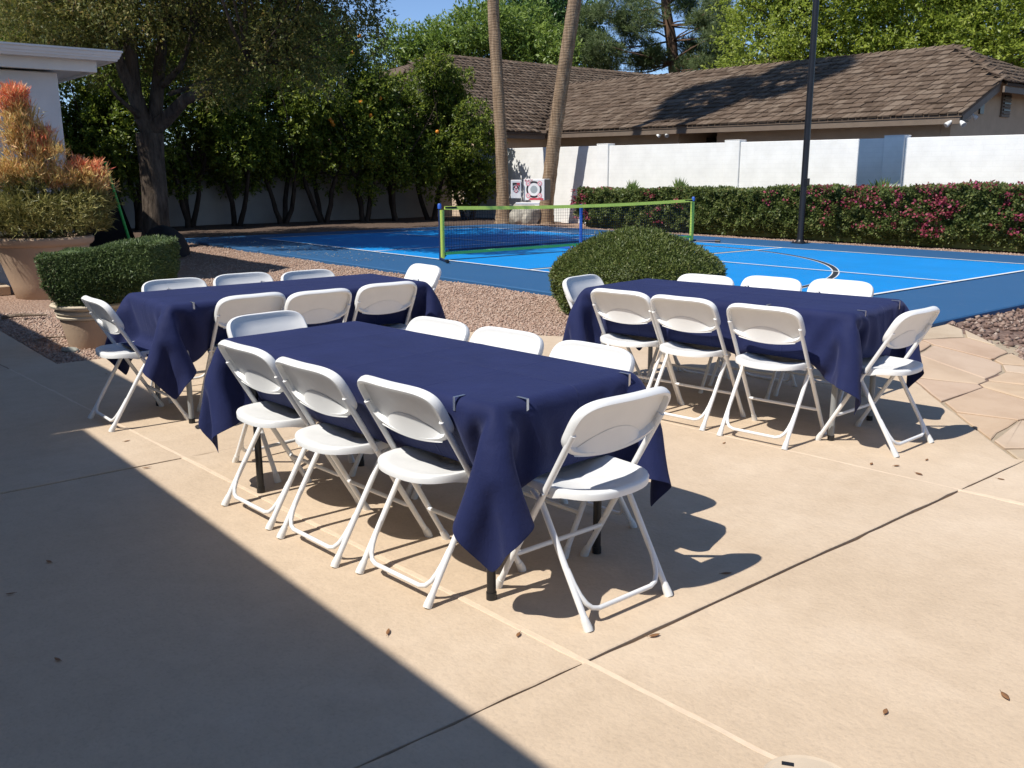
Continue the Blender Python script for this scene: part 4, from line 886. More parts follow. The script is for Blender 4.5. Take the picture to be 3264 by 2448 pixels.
def clipped(name, label, centre, prof_pts, n, L, Wd, mat, seed, rz=0., grp=None, lump=.042):
    """lathe shaped clipped shrub: leaves over a closed woody core"""
    rng = np.random.default_rng(seed); r = empty(name, centre); tag(r, label, "shrub"); pr = np.array(prof_pts)
    seg = np.hypot(np.diff(pr[:, 0]), np.diff(pr[:, 1])); ar = seg * (pr[:-1, 0] + pr[1:, 0]) / 2; i = rng.choice(len(seg), n, p=ar / ar.sum()); t = rng.random(n)
    rad = pr[i, 0] + (pr[i + 1, 0] - pr[i, 0]) * t; z = pr[i, 1] + (pr[i + 1, 1] - pr[i, 1]) * t; a = rng.random(n) * 2 * PI
    nr = np.diff(pr[:, 1])[i] / seg[i]; nz = -np.diff(pr[:, 0])[i] / seg[i]; N = np.stack([nr * np.cos(a), nr * np.sin(a), nz], 1)
    P = np.stack([rad * np.cos(a), rad * np.sin(a), z], 1) + N * (lump * (np.sin(a * 5 + z * 7) * .5 + np.sin(a * 11 - z * 13) * .35 + np.sin(a * 23 + z * 29) * .25) + np.minimum(rng.normal(size=n) * .012 - .012, .03))[:, None]
    me = leaf_mesh("foliage", *shell_leaves(rng, P, N, L, Wd, .7)); me.materials.append(mat); link("foliage", me, None, r)
    m = n // 55; i2 = rng.integers(0, n, m); me = leaf_mesh("stray_shoots", *shell_leaves(rng, P[i2] + N[i2] * .012, N[i2] + [0, 0, .5], L * 1.8, Wd * 1.2, .5)); me.materials.append(mat); link("stray_shoots", me, None, r)
    MB().lathe([(q * .93, zz * .95 + .01) for q, zz in prof_pts], 32).build("inner_growth", mat, r, True)
    return r
dc = at(2022, 1010, 9.70)
clipped("dome_shrub", "clipped green dome shaped shrub between the court and the right table", (dc[0], dc[1], 0.02), [(.66, .0), (.76, .12), (.85, .30), (.89, .43), (.87, .51), (.78, .60), (.63, .70), (.44, .79), (.23, .86), (.01, .885)], 62000, .030, .011, M['leaf_box'], 71)

def box_shrub():
    c = np.array([3.42, -8.99, 0]); r = empty("potted_shrub", c, math.atan2(.772, .6356)); tag(r, "clipped boxy green shrub growing in the cream rimmed pot", "shrub"); rng = np.random.default_rng(72)
    hx_, hy_, z0, z1 = .47, .35, .40, .87; n = 46000; f = rng.choice(5, n, p=[.22, .22, .14, .14, .28]); u, v = rng.random(n) * 2 - 1, rng.random(n)
    P = np.zeros((n, 3)); N = np.zeros((n, 3)); taper = .74 + .26 * np.clip(v * 2.2, 0, 1) ** .8
    for k, (ax, s_) in enumerate(((1, -1), (1, 1), (0, -1), (0, 1))):
        m = f == k; 
        if ax == 1: P[m] = np.stack([u[m] * hx_ * taper[m], np.full(m.sum(), s_ * hy_) * taper[m], z0 + (z1 - z0) * v[m]], 1); N[m] = [0, s_, .1]
        else: P[m] = np.stack([np.full(m.sum(), s_ * hx_) * taper[m], u[m] * hy_ * taper[m], z0 + (z1 - z0) * v[m]], 1); N[m] = [s_, 0, .1]
    m = f == 4; P[m] = np.stack([u[m] * hx_, (v[m] * 2 - 1) * hy_, np.full(m.sum(), z1)], 1); N[m] = [0, 0, 1]
    e = np.maximum(np.abs(P[:, 0]) / hx_, 0) ** 8 * .02; P[:, 2] -= e * (f == 4)
    P += N * (.014 * np.sin(P[:, 0] * 9 + P[:, 2] * 7) + .012 * np.sin(P[:, 1] * 13 + P[:, 2] * 17 + P[:, 0] * 5) - np.abs(rng.normal(size=n)) * .02)[:, None]; P[:, 2] += .02 * np.sin(P[:, 0] * 4) + .035 * (P[:, 0] / hx_) 
    me = leaf_mesh("foliage", *shell_leaves(rng, P, N, .030, .008, .75)); me.materials.append(M['leaf_rose']); link("foliage", me, None, r)
    MB().box((0, 0, .66), (hx_ * 1.55, hy_ * 1.5, .36)).build("inner_growth", M['leaf_rose'], r)
    w = MB(); [limb(w, rng, (rng.normal() * .04, rng.normal() * .04, .28), (rng.normal() * .2, rng.normal() * .15, .6), .015, .006, 5, .1, 5) for _ in range(8)]; tag(w.build("stems", M['bark_dark'], r), kind="stuff")
box_shrub()
def pot(name, label, c, prof, rimprof, soil_r, soil_z, mat, rmat):
    r = empty(name, c); tag(r, label, "pot"); MB().lathe(prof, 40).build("bowl", mat, r, True); MB().lathe(rimprof, 40).build("rim", rmat, r, True); MB().lathe([(soil_r, soil_z - .04), (soil_r, soil_z), (.02, soil_z + .02)], 24).build("soil", M['potsoil'], r); return r
pot("plant_pot", "sand coloured round pot with cream rolled rim, behind the left table's corner", (3.27, -9.16, 0.0), [(.205, -.02), (.215, .0), (.245, .14), (.268, .245), (.24, .25), (.05, .24)], [(.255, .245), (.285, .252), (.292, .268), (.280, .284), (.286, .290), (.300, .300), (.302, .318), (.286, .330), (.30, .335), (.328, .350), (.335, .368), (.322, .382), (.29, .384), (.275, .37), (.27, .30)], .272, .345, M['terracotta'], M['pot_rim'])
pot("plant_pot", "large tapering sand coloured pot holding the orange firestick plant", (-.70, -8.62, -0.02), [(.34, 0), (.36, .02), (.40, .18), (.47, .42), (.535, .62), (.545, .66), (.4, .64), (.05, .62)], [(.54, .655), (.575, .67), (.60, .70), (.605, .745), (.59, .765), (.555, .77), (.545, .74), (.54, .68)], .545, .72, M['terracotta'], M['terracotta'])

def firestick():
    c = np.array([-.70, -8.62, 0]); r = empty("firestick_plant", (c[0], c[1], .70)); tag(r, "orange and yellow firestick succulent with tall red spires in the large pot", "plant"); rng = np.random.default_rng(81); D = 12.95; org = np.array(r.location)
    def sticks(name, pix, n, L, Wd, mat, up, rad, spread):
        P = []; T = []
        for (px0, py0, wgt) in pix:
            m = int(n * wgt); cc = at(px0, py0, D); d = rdir(rng, m); q = cc + d * rng.random((m, 1)) ** .45 * rad; out = q - (c + [0, 0, 1.0]); P.append(q); T.append(unit(unit(out) * .5 + np.array([0, 0, up]) + rng.normal(size=(m, 3)) * spread))
        P = np.concatenate(P); T = np.concatenate(T); b = twig_leaves(rng, P, T, 5, L * .5, L, Wd, spread=.45); me = leaf_mesh(name, b[0] - org, b[1], b[2], b[3], b[4]); me.materials.append(mat); link(name, me, None, r)
    sticks("lower_stems", [(40, 650, .2), (130, 670, .25), (220, 650, .2), (275, 640, .12), (80, 600, .12), (180, 715, .16), (0, 705, .14), (90, 715, .14), (260, 695, .12), (290, 650, .06)], 3000, .085, .010, M['fire_green'], .25, np.array([.32, .32, .17]), .5)
    sticks("golden_stems", [(20, 560, .2), (100, 560, .2), (200, 575, .18), (270, 580, .14), (60, 470, .1), (150, 500, .1), (60, 400, .09), (295, 595, .07)], 1900, .10, .010, M['fire_gold'], .7, np.array([.26, .26, .18]), .4)
    sticks("tall_spires", [(55, 410, .3), (60, 360, .2), (140, 470, .2), (65, 450, .2), (100, 400, .1)], 480, .11, .010, M['fire_gold'], 1.0, np.array([.15, .15, .2]), .35)
    sticks("red_tips", [(50, 315, .3), (60, 340, .12), (110, 450, .12), (170, 590, .1), (250, 545, .14), (300, 555, .12), (130, 500, .1), (20, 340, .1), (150, 440, .06), (290, 565, .05)], 700, .10, .011, M['fire_red'], 1.1, np.array([.15, .15, .11]), .3)
    m = 1500; a = rng.random(m) * 6.28; rr_ = .35 + .45 * rng.random(m) ** .6; P = c + np.stack([rr_ * np.cos(a), rr_ * np.sin(a), .74 + .42 * rng.random(m) + .1 * rr_], 1); T = unit(np.stack([np.cos(a), np.sin(a), .35 + .5 * rng.random(m)], 1) + rng.normal(size=(m, 3)) * .35)
    b = twig_leaves(rng, P, T, 6, .05, .085, .010, spread=.5); me = leaf_mesh("skirt_stems", b[0] - org, *b[1:]); me.materials.append(M['fire_green']); link("skirt_stems", me, None, r)
    w = MB()
    for px0, py0 in ((60, 320), (140, 450), (250, 560), (300, 600), (20, 560), (100, 560), (200, 590)):
        limb(w, rng, c + [rng.normal() * .08, rng.normal() * .08, .68], at(px0, py0, D), .03, .01, 8, .04, 7)
    w.build("branches", M['fire_green'], r, smooth=True, org=org)
firestick()
def fan_plant(label, c, n, L, seed):
    r = empty("fan_palm_seedling", c); tag(r, label, "palm", "small fan palms behind the hedge"); rng = np.random.default_rng(seed); P = []; Dd = []
    for k in range(3):
        b = np.array([rng.normal() * .08, rng.normal() * .05, .9]); lean = rng.normal() * .25
        for q in np.linspace(-1.0, 1.0, n): P.append(b); Dd.append((math.sin(q) * .8 + lean, .15 * rng.normal(), math.cos(q)))
    m = len(P); me = leaf_mesh("leaves", np.array(P), np.array(Dd), np.tile([0.1, -1., 0], (m, 1)), L * (.8 + .4 * rng.random(m)), np.full(m, .045)); me.materials.append(M['fan']); link("leaves", me, None, r)
    s_ = MB(); [s_.tube([(0, 0, 0), (P[k * n][0], P[k * n][1], .92)], .012, 5) for k in range(3)]; s_.build("stalks", M['fan'], r)
fan_plant("small fan palm at the left end of the hedge, behind it", (-5.0, 6.58, .12), 11, .30, 1); fan_plant("small fan palm behind the hedge, second from the left", (-3.42, 6.58, .12), 13, .36, 2); fan_plant("stubby fan palm behind the hedge below the shaded wall pillar", (1.95, 6.60, .12), 9, .38, 3)

# ------------------------------------------------------------------ court things
lp = empty("light_pole", (1.66, 4.28, CZ)); tag(lp, "tall black steel light pole at the far edge of the court", "light pole")
MB().lathe([(.11, 0), (.11, .02), (.075, .05), (.062, .09), (.060, 2.0), (.055, 5.8), (.0, 5.82)], 20).build("pole", M['pole'], lp, True)
MB().box((.0, 0, .008), (.26, .26, .016)).build("base_plate", M['pole'], lp, bevel=.003)
for a in range(4): MB().lathe([(.012, 0), (.012, .04), (.005, .045)], 8, (.095 * (1 if a % 2 else -1), .095 * (1 if a > 1 else -1), .012)).build("bolt", M['pole'], lp)
MB().box((.085, -.03, 1.16), (.06, .09, .14)).build("switch_box", M['pole'], lp, bevel=.004)
MB().box((-.09, .02, 5.16), (1.05, .14, 1.05)).build("lamp_panel", M['pole'], lp, bevel=.02)
MB().box((-.09, -.06, 5.16), (.95, .02, .95)).build("lens", M['lens'], lp)

nt = empty("sports_net", (0, 0, CZ)); tag(nt, "portable net with lime green tape and posts across the blue court", "net")
zt0, zt1 = .815, .77
for s_ in (-1, 1):
    p = MB().tube([(0, s_ * 3.05, .0), (0, s_ * 3.05, .84)], .022, 12).build("post", M['navy_post'], nt, True)
    MB().tube([(.012, s_ * 3.02, .03), (.012, s_ * 3.02, .78)], .040, 12).build("sleeve", M['lime'], nt, True)
    MB().lathe([(.03, .80), (.032, .86), (.02, .88), (.0, .882)], 12, (0, s_ * 3.05, 0)).build("post_cap", M['blue_post'], nt, True)
    MB().tube([(0, s_ * 3.05, .03), (-.6, s_ * 2.55, .03), (-1.25, s_ * 2.0, .03)], .018, 8).build("base_arm", M['navy_post'], nt, True)
    MB().tube([(0, s_ * 3.05, .03), (.45, s_ * 3.25, .03)], .018, 8).build("base_arm", M['navy_post'], nt, True)
    MB().tube([(.43, s_ * 3.24, .03), (.52, s_ * 3.28, .03)], .028, 8).build("foot_cap", M['black_metal'], nt, True)
MB().tube([(-1.25, -2.0, .03), (-1.25, 2.0, .03)], .018, 8).build("base_bar", M['navy_post'], nt, True)
MB().tube([(0, 0, .0), (0, 0, .80)], .03, 12).build("centre_post", M['blue_post'], nt, True); MB().box((-.3, 0, .03), (1.6, .05, .04)).build("base_arm", M['blue_post'], nt, bevel=.004)
def topz(y): return zt1 + (zt0 - zt1) * (y / 3.05) ** 2
ys = np.linspace(-2.98, 2.98, 41)
def band(z_of, hgt, name, mat, x=.034, seed=0):
    rb = np.random.default_rng(seed); V = []
    for y in ys:
        z = z_of(y); w = x + rb.normal() * .003
        V += [(w - .020, y, z - hgt / 2), (w, y, z + hgt / 2), (w + .020, y, z - hgt / 2), (w, y, z - hgt / 2 + .004)]
    n = len(ys); F = [(4 * i + k, 4 * i + (k + 1) % 4, 4 * i + 4 + (k + 1) % 4, 4 * i + 4 + k) for i in range(n - 1) for k in range(4)] + [(0, 1, 2, 3), (4 * n - 1, 4 * n - 2, 4 * n - 3, 4 * n - 4)]
    MB().add(V, F).build(name, mat, nt)
band(lambda y: topz(y), .055, "top_tape", M['lime']); band(lambda y: .085 + .05 * abs(y / 3) ** 2 * 0 + .02, .045, "bottom_tape", M['lime2'], seed=3)
for s_ in (-1, 1): MB().box((.042, s_ * 2.86, topz(2.86) + .002), (.012, .22, .03)).build("tape_strap", M['black_net'], nt)
cord = MB(); sp = .052
for y in np.arange(-2.96, 2.97, sp): cord.box((.034, y, (topz(y) + .1) / 2), (.0028, .0028, topz(y) - .13))
for k in range(13):
    f = (k + .5) / 13
    for i in range(len(ys) - 1):
        a, b = ys[i], ys[i + 1]; za, zb = .11 + (topz(a) - .14) * f, .11 + (topz(b) - .14) * f; t = .0014
        cord.add([(.033, a, za - t), (.036, a, za - t), (.036, a, za + t), (.033, a, za + t), (.033, b, zb - t), (.036, b, zb - t), (.036, b, zb + t), (.033, b, zb + t)], [(0, 4, 5, 1), (1, 5, 6, 2), (2, 6, 7, 3), (3, 7, 4, 0)])
cm = cord.build("mesh_cords", M['netcord'], nt); tag(cm, kind="stuff")

def boulder(name, label, c, d, seed):
    bm = bmesh.new(); bmesh.ops.create_icosphere(bm, subdivisions=4, radius=1.0)
    for v in bm.verts:
        q = Vector(v.co); f = 1 + .22 * noise.noise(q * 1.3 + Vector((seed, 0, 0))) + .10 * noise.noise(q * 3.1 + Vector((0, seed, 0))) + .04 * noise.noise(q * 8)
        q = Vector([math.copysign(abs(a) ** .8, a) for a in q]) * f; v.co = Vector((q.x * d[0], q.y * d[1], q.z * d[2] + d[2] * .75))
    me = bpy.data.meshes.new(name); bm.to_mesh(me); bm.free(); me.polygons.foreach_set("use_smooth", [True] * len(me.polygons)); me.set_sharp_from_angle(angle=math.radians(25))
    o = link(name, me, M['boulder']); o.location = c; tag(o, label, "boulder"); return o
boulder("boulder", "rounded pale boulder under the archery targets, against the right palm", (-8.12, 5.55, .06), (.46, .40, .36), 1.0)
boulder("boulder", "narrower pale boulder left of the larger one, below the small target", (-8.72, 5.42, .06), (.28, .34, .32), 4.2)

# archery target blocks: local +x = picture right, -y = front face
fa = math.atan2(.772, .6356) - .06
def disc(r, z=0, n=28): return [(r * math.cos(2 * PI * k / n), r * math.sin(2 * PI * k / n)) for k in range(n)]
def front_disc(par, name, x, z, r0, r1, yy, mat, n=28):
    V = []
    for k in range(n):
        a = 2 * PI * k / n; V += [(x + r1 * math.cos(a), yy, z + r1 * math.sin(a)), (x + r0 * math.cos(a), yy, z + r0 * math.sin(a))]
    MB().add(V, [(2 * k, 2 * k + 1, (2 * k + 3) % (2 * n), (2 * k + 2) % (2 * n)) for k in range(n)]).build(name, mat, par)
def front_rect(par, name, x0, x1, z0, z1, yy, mat): MB().add([(x0, yy, z0), (x1, yy, z0), (x1, yy, z1), (x0, yy, z1)], [(0, 1, 2, 3)]).build(name, mat, par)
def lettering(par, txt, x, z, size, yy, mat):
    cu = bpy.data.curves.new("lettering", 'FONT'); cu.body = txt; cu.size = size; cu.extrude = .0008; o = bpy.data.objects.new("tmp", cu); col.objects.link(o)
    me = bpy.data.meshes.new_from_object(o.evaluated_get(bpy.context.evaluated_depsgraph_get())); bpy.data.objects.remove(o); me.materials.clear()
    q = link("lettering", me, mat, par); q.rotation_euler = (PI / 2, 0, 0); q.location = (x, yy, z)
tb = at(1702, 640, 24.55); zb = tb[2] + .0
bk = empty("archery_target", (tb[0], tb[1], zb), fa - .30); tag(bk, "large white archery target block with ringed bullseye, dark right side, on the boulder", "archery target", "archery target blocks on the boulders")
MB().box((.0, .22, .285), (.58, .44, .55)).build("block", M['box_white'], bk, bevel=.012); MB().box((.302, .22, .285), (.02, .43, .53)).build("side_face", M['box_black'], bk)
f0 = -.0035; front_disc(bk, "print_ring", .0, .29, .17, .215, f0, M['box_black']); front_disc(bk, "print_ring", .0, .29, .10, .165, f0 - .001, M['box_white']); front_disc(bk, "print_bullseye", .0, .29, 0.001, .10, f0 - .002, M['print_grey'])
for sx in (-1, 1):
    for sz in (-1, 1):
        front_disc(bk, "print_ring", sx * .16, .29 + sz * .155, .03, .065, f0 - .004, M['print_pink']); front_disc(bk, "print_ring", sx * .16, .29 + sz * .155, .012, .03, f0 - .0045, M['box_white']); front_disc(bk, "print_bullseye", sx * .16, .29 + sz * .155, .001, .012, f0 - .0046, M['box_black'])
MB().add([(-.16, f0, .02), (.26, f0, .02), (.26, f0, .07), (-.10, f0, .075)], [(0, 1, 2, 3)]).build("print_stripe", M['print_red'], bk)
lettering(bk, "BLACK", -.26, .50, .075, f0 - .002, M['print_red'])
b1 = at(1645, 632, 24.55)
bs = empty("archery_target", (b1[0], b1[1], b1[2]), fa + .05); tag(bs, "small white archery target block with two red rings beside the left palm", "archery target", "archery target blocks on the boulders")
MB().box((.0, .16, .235), (.27, .32, .47)).build("block", M['box_white'], bs, bevel=.012)
front_rect(bs, "print_panel", -.09, .10, .26, .40, f0, M['box_black']); front_disc(bs, "print_ring", .0, .25, .08, .10, f0 - .001, M['print_grey']); front_rect(bs, "print_stripe", .02, .10, .33, .40, f0 - .002, M['print_red'])
for z in (.285, .185): front_disc(bs, "print_ring", .0, z, .022, .042, f0 - .003, M['print_red']); front_disc(bs, "print_bullseye", .0, z, .001, .022, f0 - .0032, M['box_white'])
for x in (-.065, .065): front_disc(bs, "print_spot", x, .235, .001, .017, f0 - .003, M['box_black'])
tp_ = at(1682, 646, 24.4); pl = MB().box((tp_[0], tp_[1], tp_[2] - .02), (.62, .30, .05), fa).build("target_board", M['box_white'], bevel=.006); tag(pl, "flat white board lying on the boulder under the large archery target", "board")

# green framed goal with black netting behind the big pot
gl = empty("practice_goal", (-4.3, -6.3, .05)); tag(gl, "green tube frame goal with black netting beside the shade tree trunk", "goal"); O = np.array(gl.location)
q1, q2, q3, q4 = at(336, 519, 16.2), at(432, 790, 16.2), at(150, 512, 17.4), at(140, 800, 17.4); q2[2] = .06; q4[2] = .06
MB().tube([q2 - O, q2 * .03 + q1 * .97 - O, q1 - O], .022, 10).build("frame_tube", M['goal_green'], gl, True); MB().tube([q1 - O, q3 - O], .022, 10).build("frame_tube", M['goal_green'], gl, True); MB().tube([q3 - O, q4 - O], .022, 10).build("frame_tube", M['goal_green'], gl, True)
bkv = np.array([-.75, .35, 0.]); 
def net_panel(a, b, c, d, name):
    m = MB(); m.add([a - O, b - O, c - O, d - O], [(0, 1, 2, 3)]); o = m.build(name, M['black_net'], gl); o.modifiers.new("thick", 'SOLIDIFY').thickness = .006
net_panel(q1 * .985 + q2 * .015, q2, q4, q3, "front_net"); 
nb2 = q2 + bkv; nb4 = q4 + bkv; net_panel(q1 * .99 + q2 * .01, q3, nb4, nb2, "back_net")
mound = MB(); cv = at(498, 790, 18.3)  # low black dome filling the dark spot beside the trunk
mound.lathe([(.46, 0), (.43, .16), (.34, .36), (.20, .50), (.06, .555), (.0, .56)], 24, (0, 0, 0), wob=lambda a, z: 1 + .06 * math.sin(5 * a + z * 4)); mo = mound.build("dark_mound", M['black_net'], None, True); mo.location = (cv[0] + .1, cv[1] + .1, .03); tag(mo, "low black mound at the foot of the shade tree", "cover")

# ------------------------------------------------------------------ folding chairs
def chair_proto():
    r = empty("folding_chair")
    def leg(pts, rad=.0115):
        return MB().tube(pts, rad, 12).mesh("leg", True, angle=math.radians(50))
    FT, TOP = .445, .785
    tdir = Vector((0, -FT + .015, TOP)).normalized()
    for s_ in (-1, 1):
        a = Vector((s_ * .222, FT, .012)); b = Vector((s_ * .213, .015 + .012, TOP - .05))
        o = link("leg", leg([a, a.lerp(b, .3), a.lerp(b, .6), a.lerp(b, .9)]), M['tube'], r)
        cp = MB().tube([a + Vector((0, .004, -.012)), a + Vector((0, 0, .0)), a + Vector((0, -.016, .03))], [.0165, .0165, .0135], 12).build("foot_cap", M['cap'], o, True)
        c = Vector((s_ * .202, 0, .012)); d = Vector((s_ * .202, .235, .392)); e = Vector((s_ * .196, .285, .418))
        o = link("leg", leg([c, c.lerp(d, .33), c.lerp(d, .66), d, e]), M['tube'], r)
        MB().tube([c + Vector((0, -.006, -.012)), c, c + Vector((0, .019, .03))], [.0165, .0165, .0135], 12).build("foot_cap", M['cap'], o, True)
        MB().tube([(s_ * .236, .197, .43), (s_ * .19, .197, .43)], .0055, 8).build("hinge_bolt", M['steel'], r, True)
    yf = lambda z: FT - (FT - .015) * z / TOP
    z = .165; MB().tube([(-.221, yf(z), z), (-.2, yf(z) - .004, z - .002), (.2, yf(z) - .004, z - .002), (.221, yf(z), z)], .009, 10).build("front_stretcher", M['tube'], r, True)
    yr = lambda q: .618 * q
    MB().tube([(s1 * a, yr(z) - .012, z) for s1, seq in ((-1, ((.200, .185), (.196, .14), (.188, .105), (.176, .078), (.158, .060), (.130, .052))), (1, ((.130, .052), (.158, .060), (.176, .078), (.188, .105), (.196, .14), (.200, .185)))) for a, z in seq], .009, 10).build("rear_stretcher", M['tube'], r, True)
    # ---- moulded seat
    n = 56; out = []
    for k in range(n):
        a = 2 * PI * k / n; ca, sa = math.cos(a), math.sin(a)
        ex = 4.2 if sa > 0 else 3.1
        q = (abs(ca) ** ex + abs(sa) ** ex) ** (-1 / ex); x = .203 * q * ca * (1 + .03 * max(sa, 0)); y = .235 + .205 * q * sa
        out.append((x, y))
    def ring(sc_, zf): return [(x * sc_, .235 + (y - .235) * sc_, zf(x * sc_, y)) for x, y in out]
    def zs(x, y): return .440 + .018 * (abs(x) / .2) ** 2.2 - .012 * max(0, (y - .33) / .11) ** 2 + .010 * max(0, (.16 - y) / .13) ** 1.5
    def skirt(y): return .030 + .016 * math.exp(-((y - .20) / .045) ** 2) + .010 * math.exp(-((y - .42) / .05) ** 2)
    rings = [ring(.02, lambda x, y: zs(0, .235) - .010), ring(.3, lambda x, y: zs(x, y) - .010), ring(.6, lambda x, y: zs(x, y) - .009), ring(.8, lambda x, y: zs(x, y) - .004), ring(.93, lambda x, y: zs(x, y) + .0005), ring(.985, lambda x, y: zs(x, y) - .003), ring(1.0, lambda x, y: zs(x, y) - .011), ring(.995, lambda x, y: zs(x, y) - skirt(y)), ring(.965, lambda x, y: zs(x, y) - skirt(y)), ring(.955, lambda x, y: zs(x, y) - .022), ring(.5, lambda x, y: zs(x, y) - .022), ring(.02, lambda x, y: zs(0, .235) - .022)]
    m = MB(); b = [v for rg_ in rings for v in rg_]; F = []
    for i in range(len(rings) - 1):
        for k in range(n): k2 = (k + 1) % n; F.append((i * n + k, i * n + k2, (i + 1) * n + k2, (i + 1) * n + k))
    F.append(tuple(reversed(range(n)))); F.append(tuple((len(rings) - 1) * n + k for k in range(n)))
    m.add(b, F).build("seat", M['plastic'], r, True, angle=math.radians(55))
    # ---- moulded backrest: u across, v up along the tubes, depth towards the rear
    up = Vector((0, -(FT - .015), TOP)).normalized(); back = Vector((0, -up.z, up.y)); org = Vector((0, yf(.565), .565)); Hh = .245
    o2 = []
    N2 = 72
    for k in range(N2):
        a = 2 * PI * k / N2; ca, sa = math.cos(a), math.sin(a); ex = 4.2 if sa > 0 else 5.5; q = (abs(ca) ** ex + abs(sa) ** ex) ** (-1 / ex)
        x = .2285 * q * ca; v = Hh / 2 + Hh / 2 * q * sa
        if sa < 0: v += .030 * (x / .2285) ** 2 * min(1, -sa * 1.6)
        if sa > 0: x *= 1 - .045 * max(0, q * sa) ** 2
        o2.append((x, v))
    def at3(x, v, d):
        d2 = d - .016 * (x / .2285) ** 2 + .006; p = org + up * v + back * d2; return (x, p.y, p.z)
    def ring2(ins, d):
        res = []
        for k in range(N2):
            x, v = o2[k]; x0, v0 = o2[k - 1]; x1, v1 = o2[(k + 1) % N2]; tx, tv = x1 - x0, v1 - v0; l_ = math.hypot(tx, tv); nx_, nv = -tv / l_, tx / l_
            res.append(at3(x + nx_ * ins, v + nv * ins, d))
        return res
    def inner(f, d, ins): 
        res = []; cx, cv_ = 0, Hh * .5
        for k in range(N2):
            x, v = o2[k]; x0, v0 = o2[k - 1]; x1, v1 = o2[(k + 1) % N2]; tx, tv = x1 - x0, v1 - v0; l_ = math.hypot(tx, tv); x += -tv / l_ * ins; v += tx / l_ * ins
            res.append(at3(x * f, cv_ + (v - cv_) * f, d))
        return res
    R2 = [inner(.02, -.004, .03), inner(.5, -.004, .03), ring2(.030, -.004), ring2(.022, -.010), ring2(.010, -.013), ring2(.003, -.008), ring2(0, .002), ring2(.001, .017), ring2(.006, .024), ring2(.017, .024), ring2(.021, .003), inner(.5, .003, .021), inner(.02, .003, .021)]
    m = MB(); F = []
    for i in range(len(R2) - 1):
        for k in range(N2): k2 = (k + 1) % N2; F.append((i * N2 + k, (i + 1) * N2 + k, (i + 1) * N2 + k2, i * N2 + k2))
    F.append(tuple(range(N2))); F.append(tuple(reversed([(len(R2) - 1) * N2 + k for k in range(N2)])))
    m.add([v for g_ in R2 for v in g_], F)
    # lens shaped lower facet with flared lip
    nu = 22; V = []; Fq = []
    for i in range(nu + 1):
        uu = -1 + 2 * i / nu; x = .172 * uu; arc_ = .022 + .082 * (1 - uu * uu); bot = .006 + .030 * (x / .2285) ** 2
        for t in (0, .25, .5, .75, 1.0): V.append(at3(x, bot + (max(arc_, bot + .004) - bot) * t, .004 + .023 * (1 - t) ** 1.2))
    for i in range(nu):
        for t in range(4): b0 = i * 5 + t; Fq.append((b0, b0 + 1, b0 + 6, b0 + 5))
    m.add(V, Fq)
    m.build("backrest", M['plastic'], r, True, angle=math.radians(38))
    for s_ in (-1, 1): MB().tube([at3(s_ * .214, .085, .014), at3(s_ * .214, .085, .0225)], .005, 8).build("rivet", M['steel'], r, True)
    return r

CH = [  # x, y of the rear feet, facing angle, label
 (8.25, -9.905, 4.2, "left chair of three on the near long side of the front table"), (8.775, -9.88, 4.7, "middle chair of three on the near long side of the front table"), (9.29, -9.80, 5.3, "right chair of three on the near long side of the front table"),
 (8.24, -8.80, 185, "left chair of three on the far long side of the front table"), (8.71, -8.74, 186, "middle chair of three on the far long side of the front table"), (9.235, -8.70, 184, "right chair of three on the far long side of the front table"),
 (9.97, -9.27, 90.6, "chair at the near end of the front table"), (7.44, -9.42, -84, "chair at the far end of the front table"),
 (7.99, -7.33, 9, "left chair of three on the near side of the right table"), (8.45, -7.28, 8, "middle chair of three on the near side of the right table"), (8.985, -7.235, 7.7, "right chair of three on the near side of the right table"),
 (7.79, -6.17, 189, "left chair of three on the far side of the right table"), (8.18, -5.93, 187, "middle chair of three on the far side of the right table"), (8.60, -5.74, 186, "right chair of three on the far side of the right table"),
 (9.635, -6.665, 91.7, "chair at the right end of the right table, beside the flagstones"), (7.22, -6.93, -79, "chair at the left end of the right table by the dome shrub"),
 (6.71, -9.12, 92, "left chair of three on the near side of the left table"), (6.80, -8.71, 90, "middle chair of three on the near side of the left table"), (6.735, -8.17, 88, "right chair of three on the near side of the left table"),
 (5.50, -9.20, -90, "left chair of three on the far side of the left table"), (5.46, -8.68, -91, "middle chair of three on the far side of the left table"), (5.58, -8.22, -88, "right chair of three on the far side of the left table"),
 (6.22, -9.945, 1, "chair at the left end of the left table, near the potted shrub"), (5.84, -7.25, 178, "chair at the right end of the left table by the gravel")]
proto = chair_proto(); chairs = []
for i, (x, y, a, lab) in enumerate(CH):
    c = proto if i == 0 else copy_tree(proto); c.location = (x, y, 0.0); c.rotation_euler = (0, 0, math.radians(a)); tag(c, "white folding chair, " + lab, "chair", "white folding chairs at the tables"); chairs.append(c)

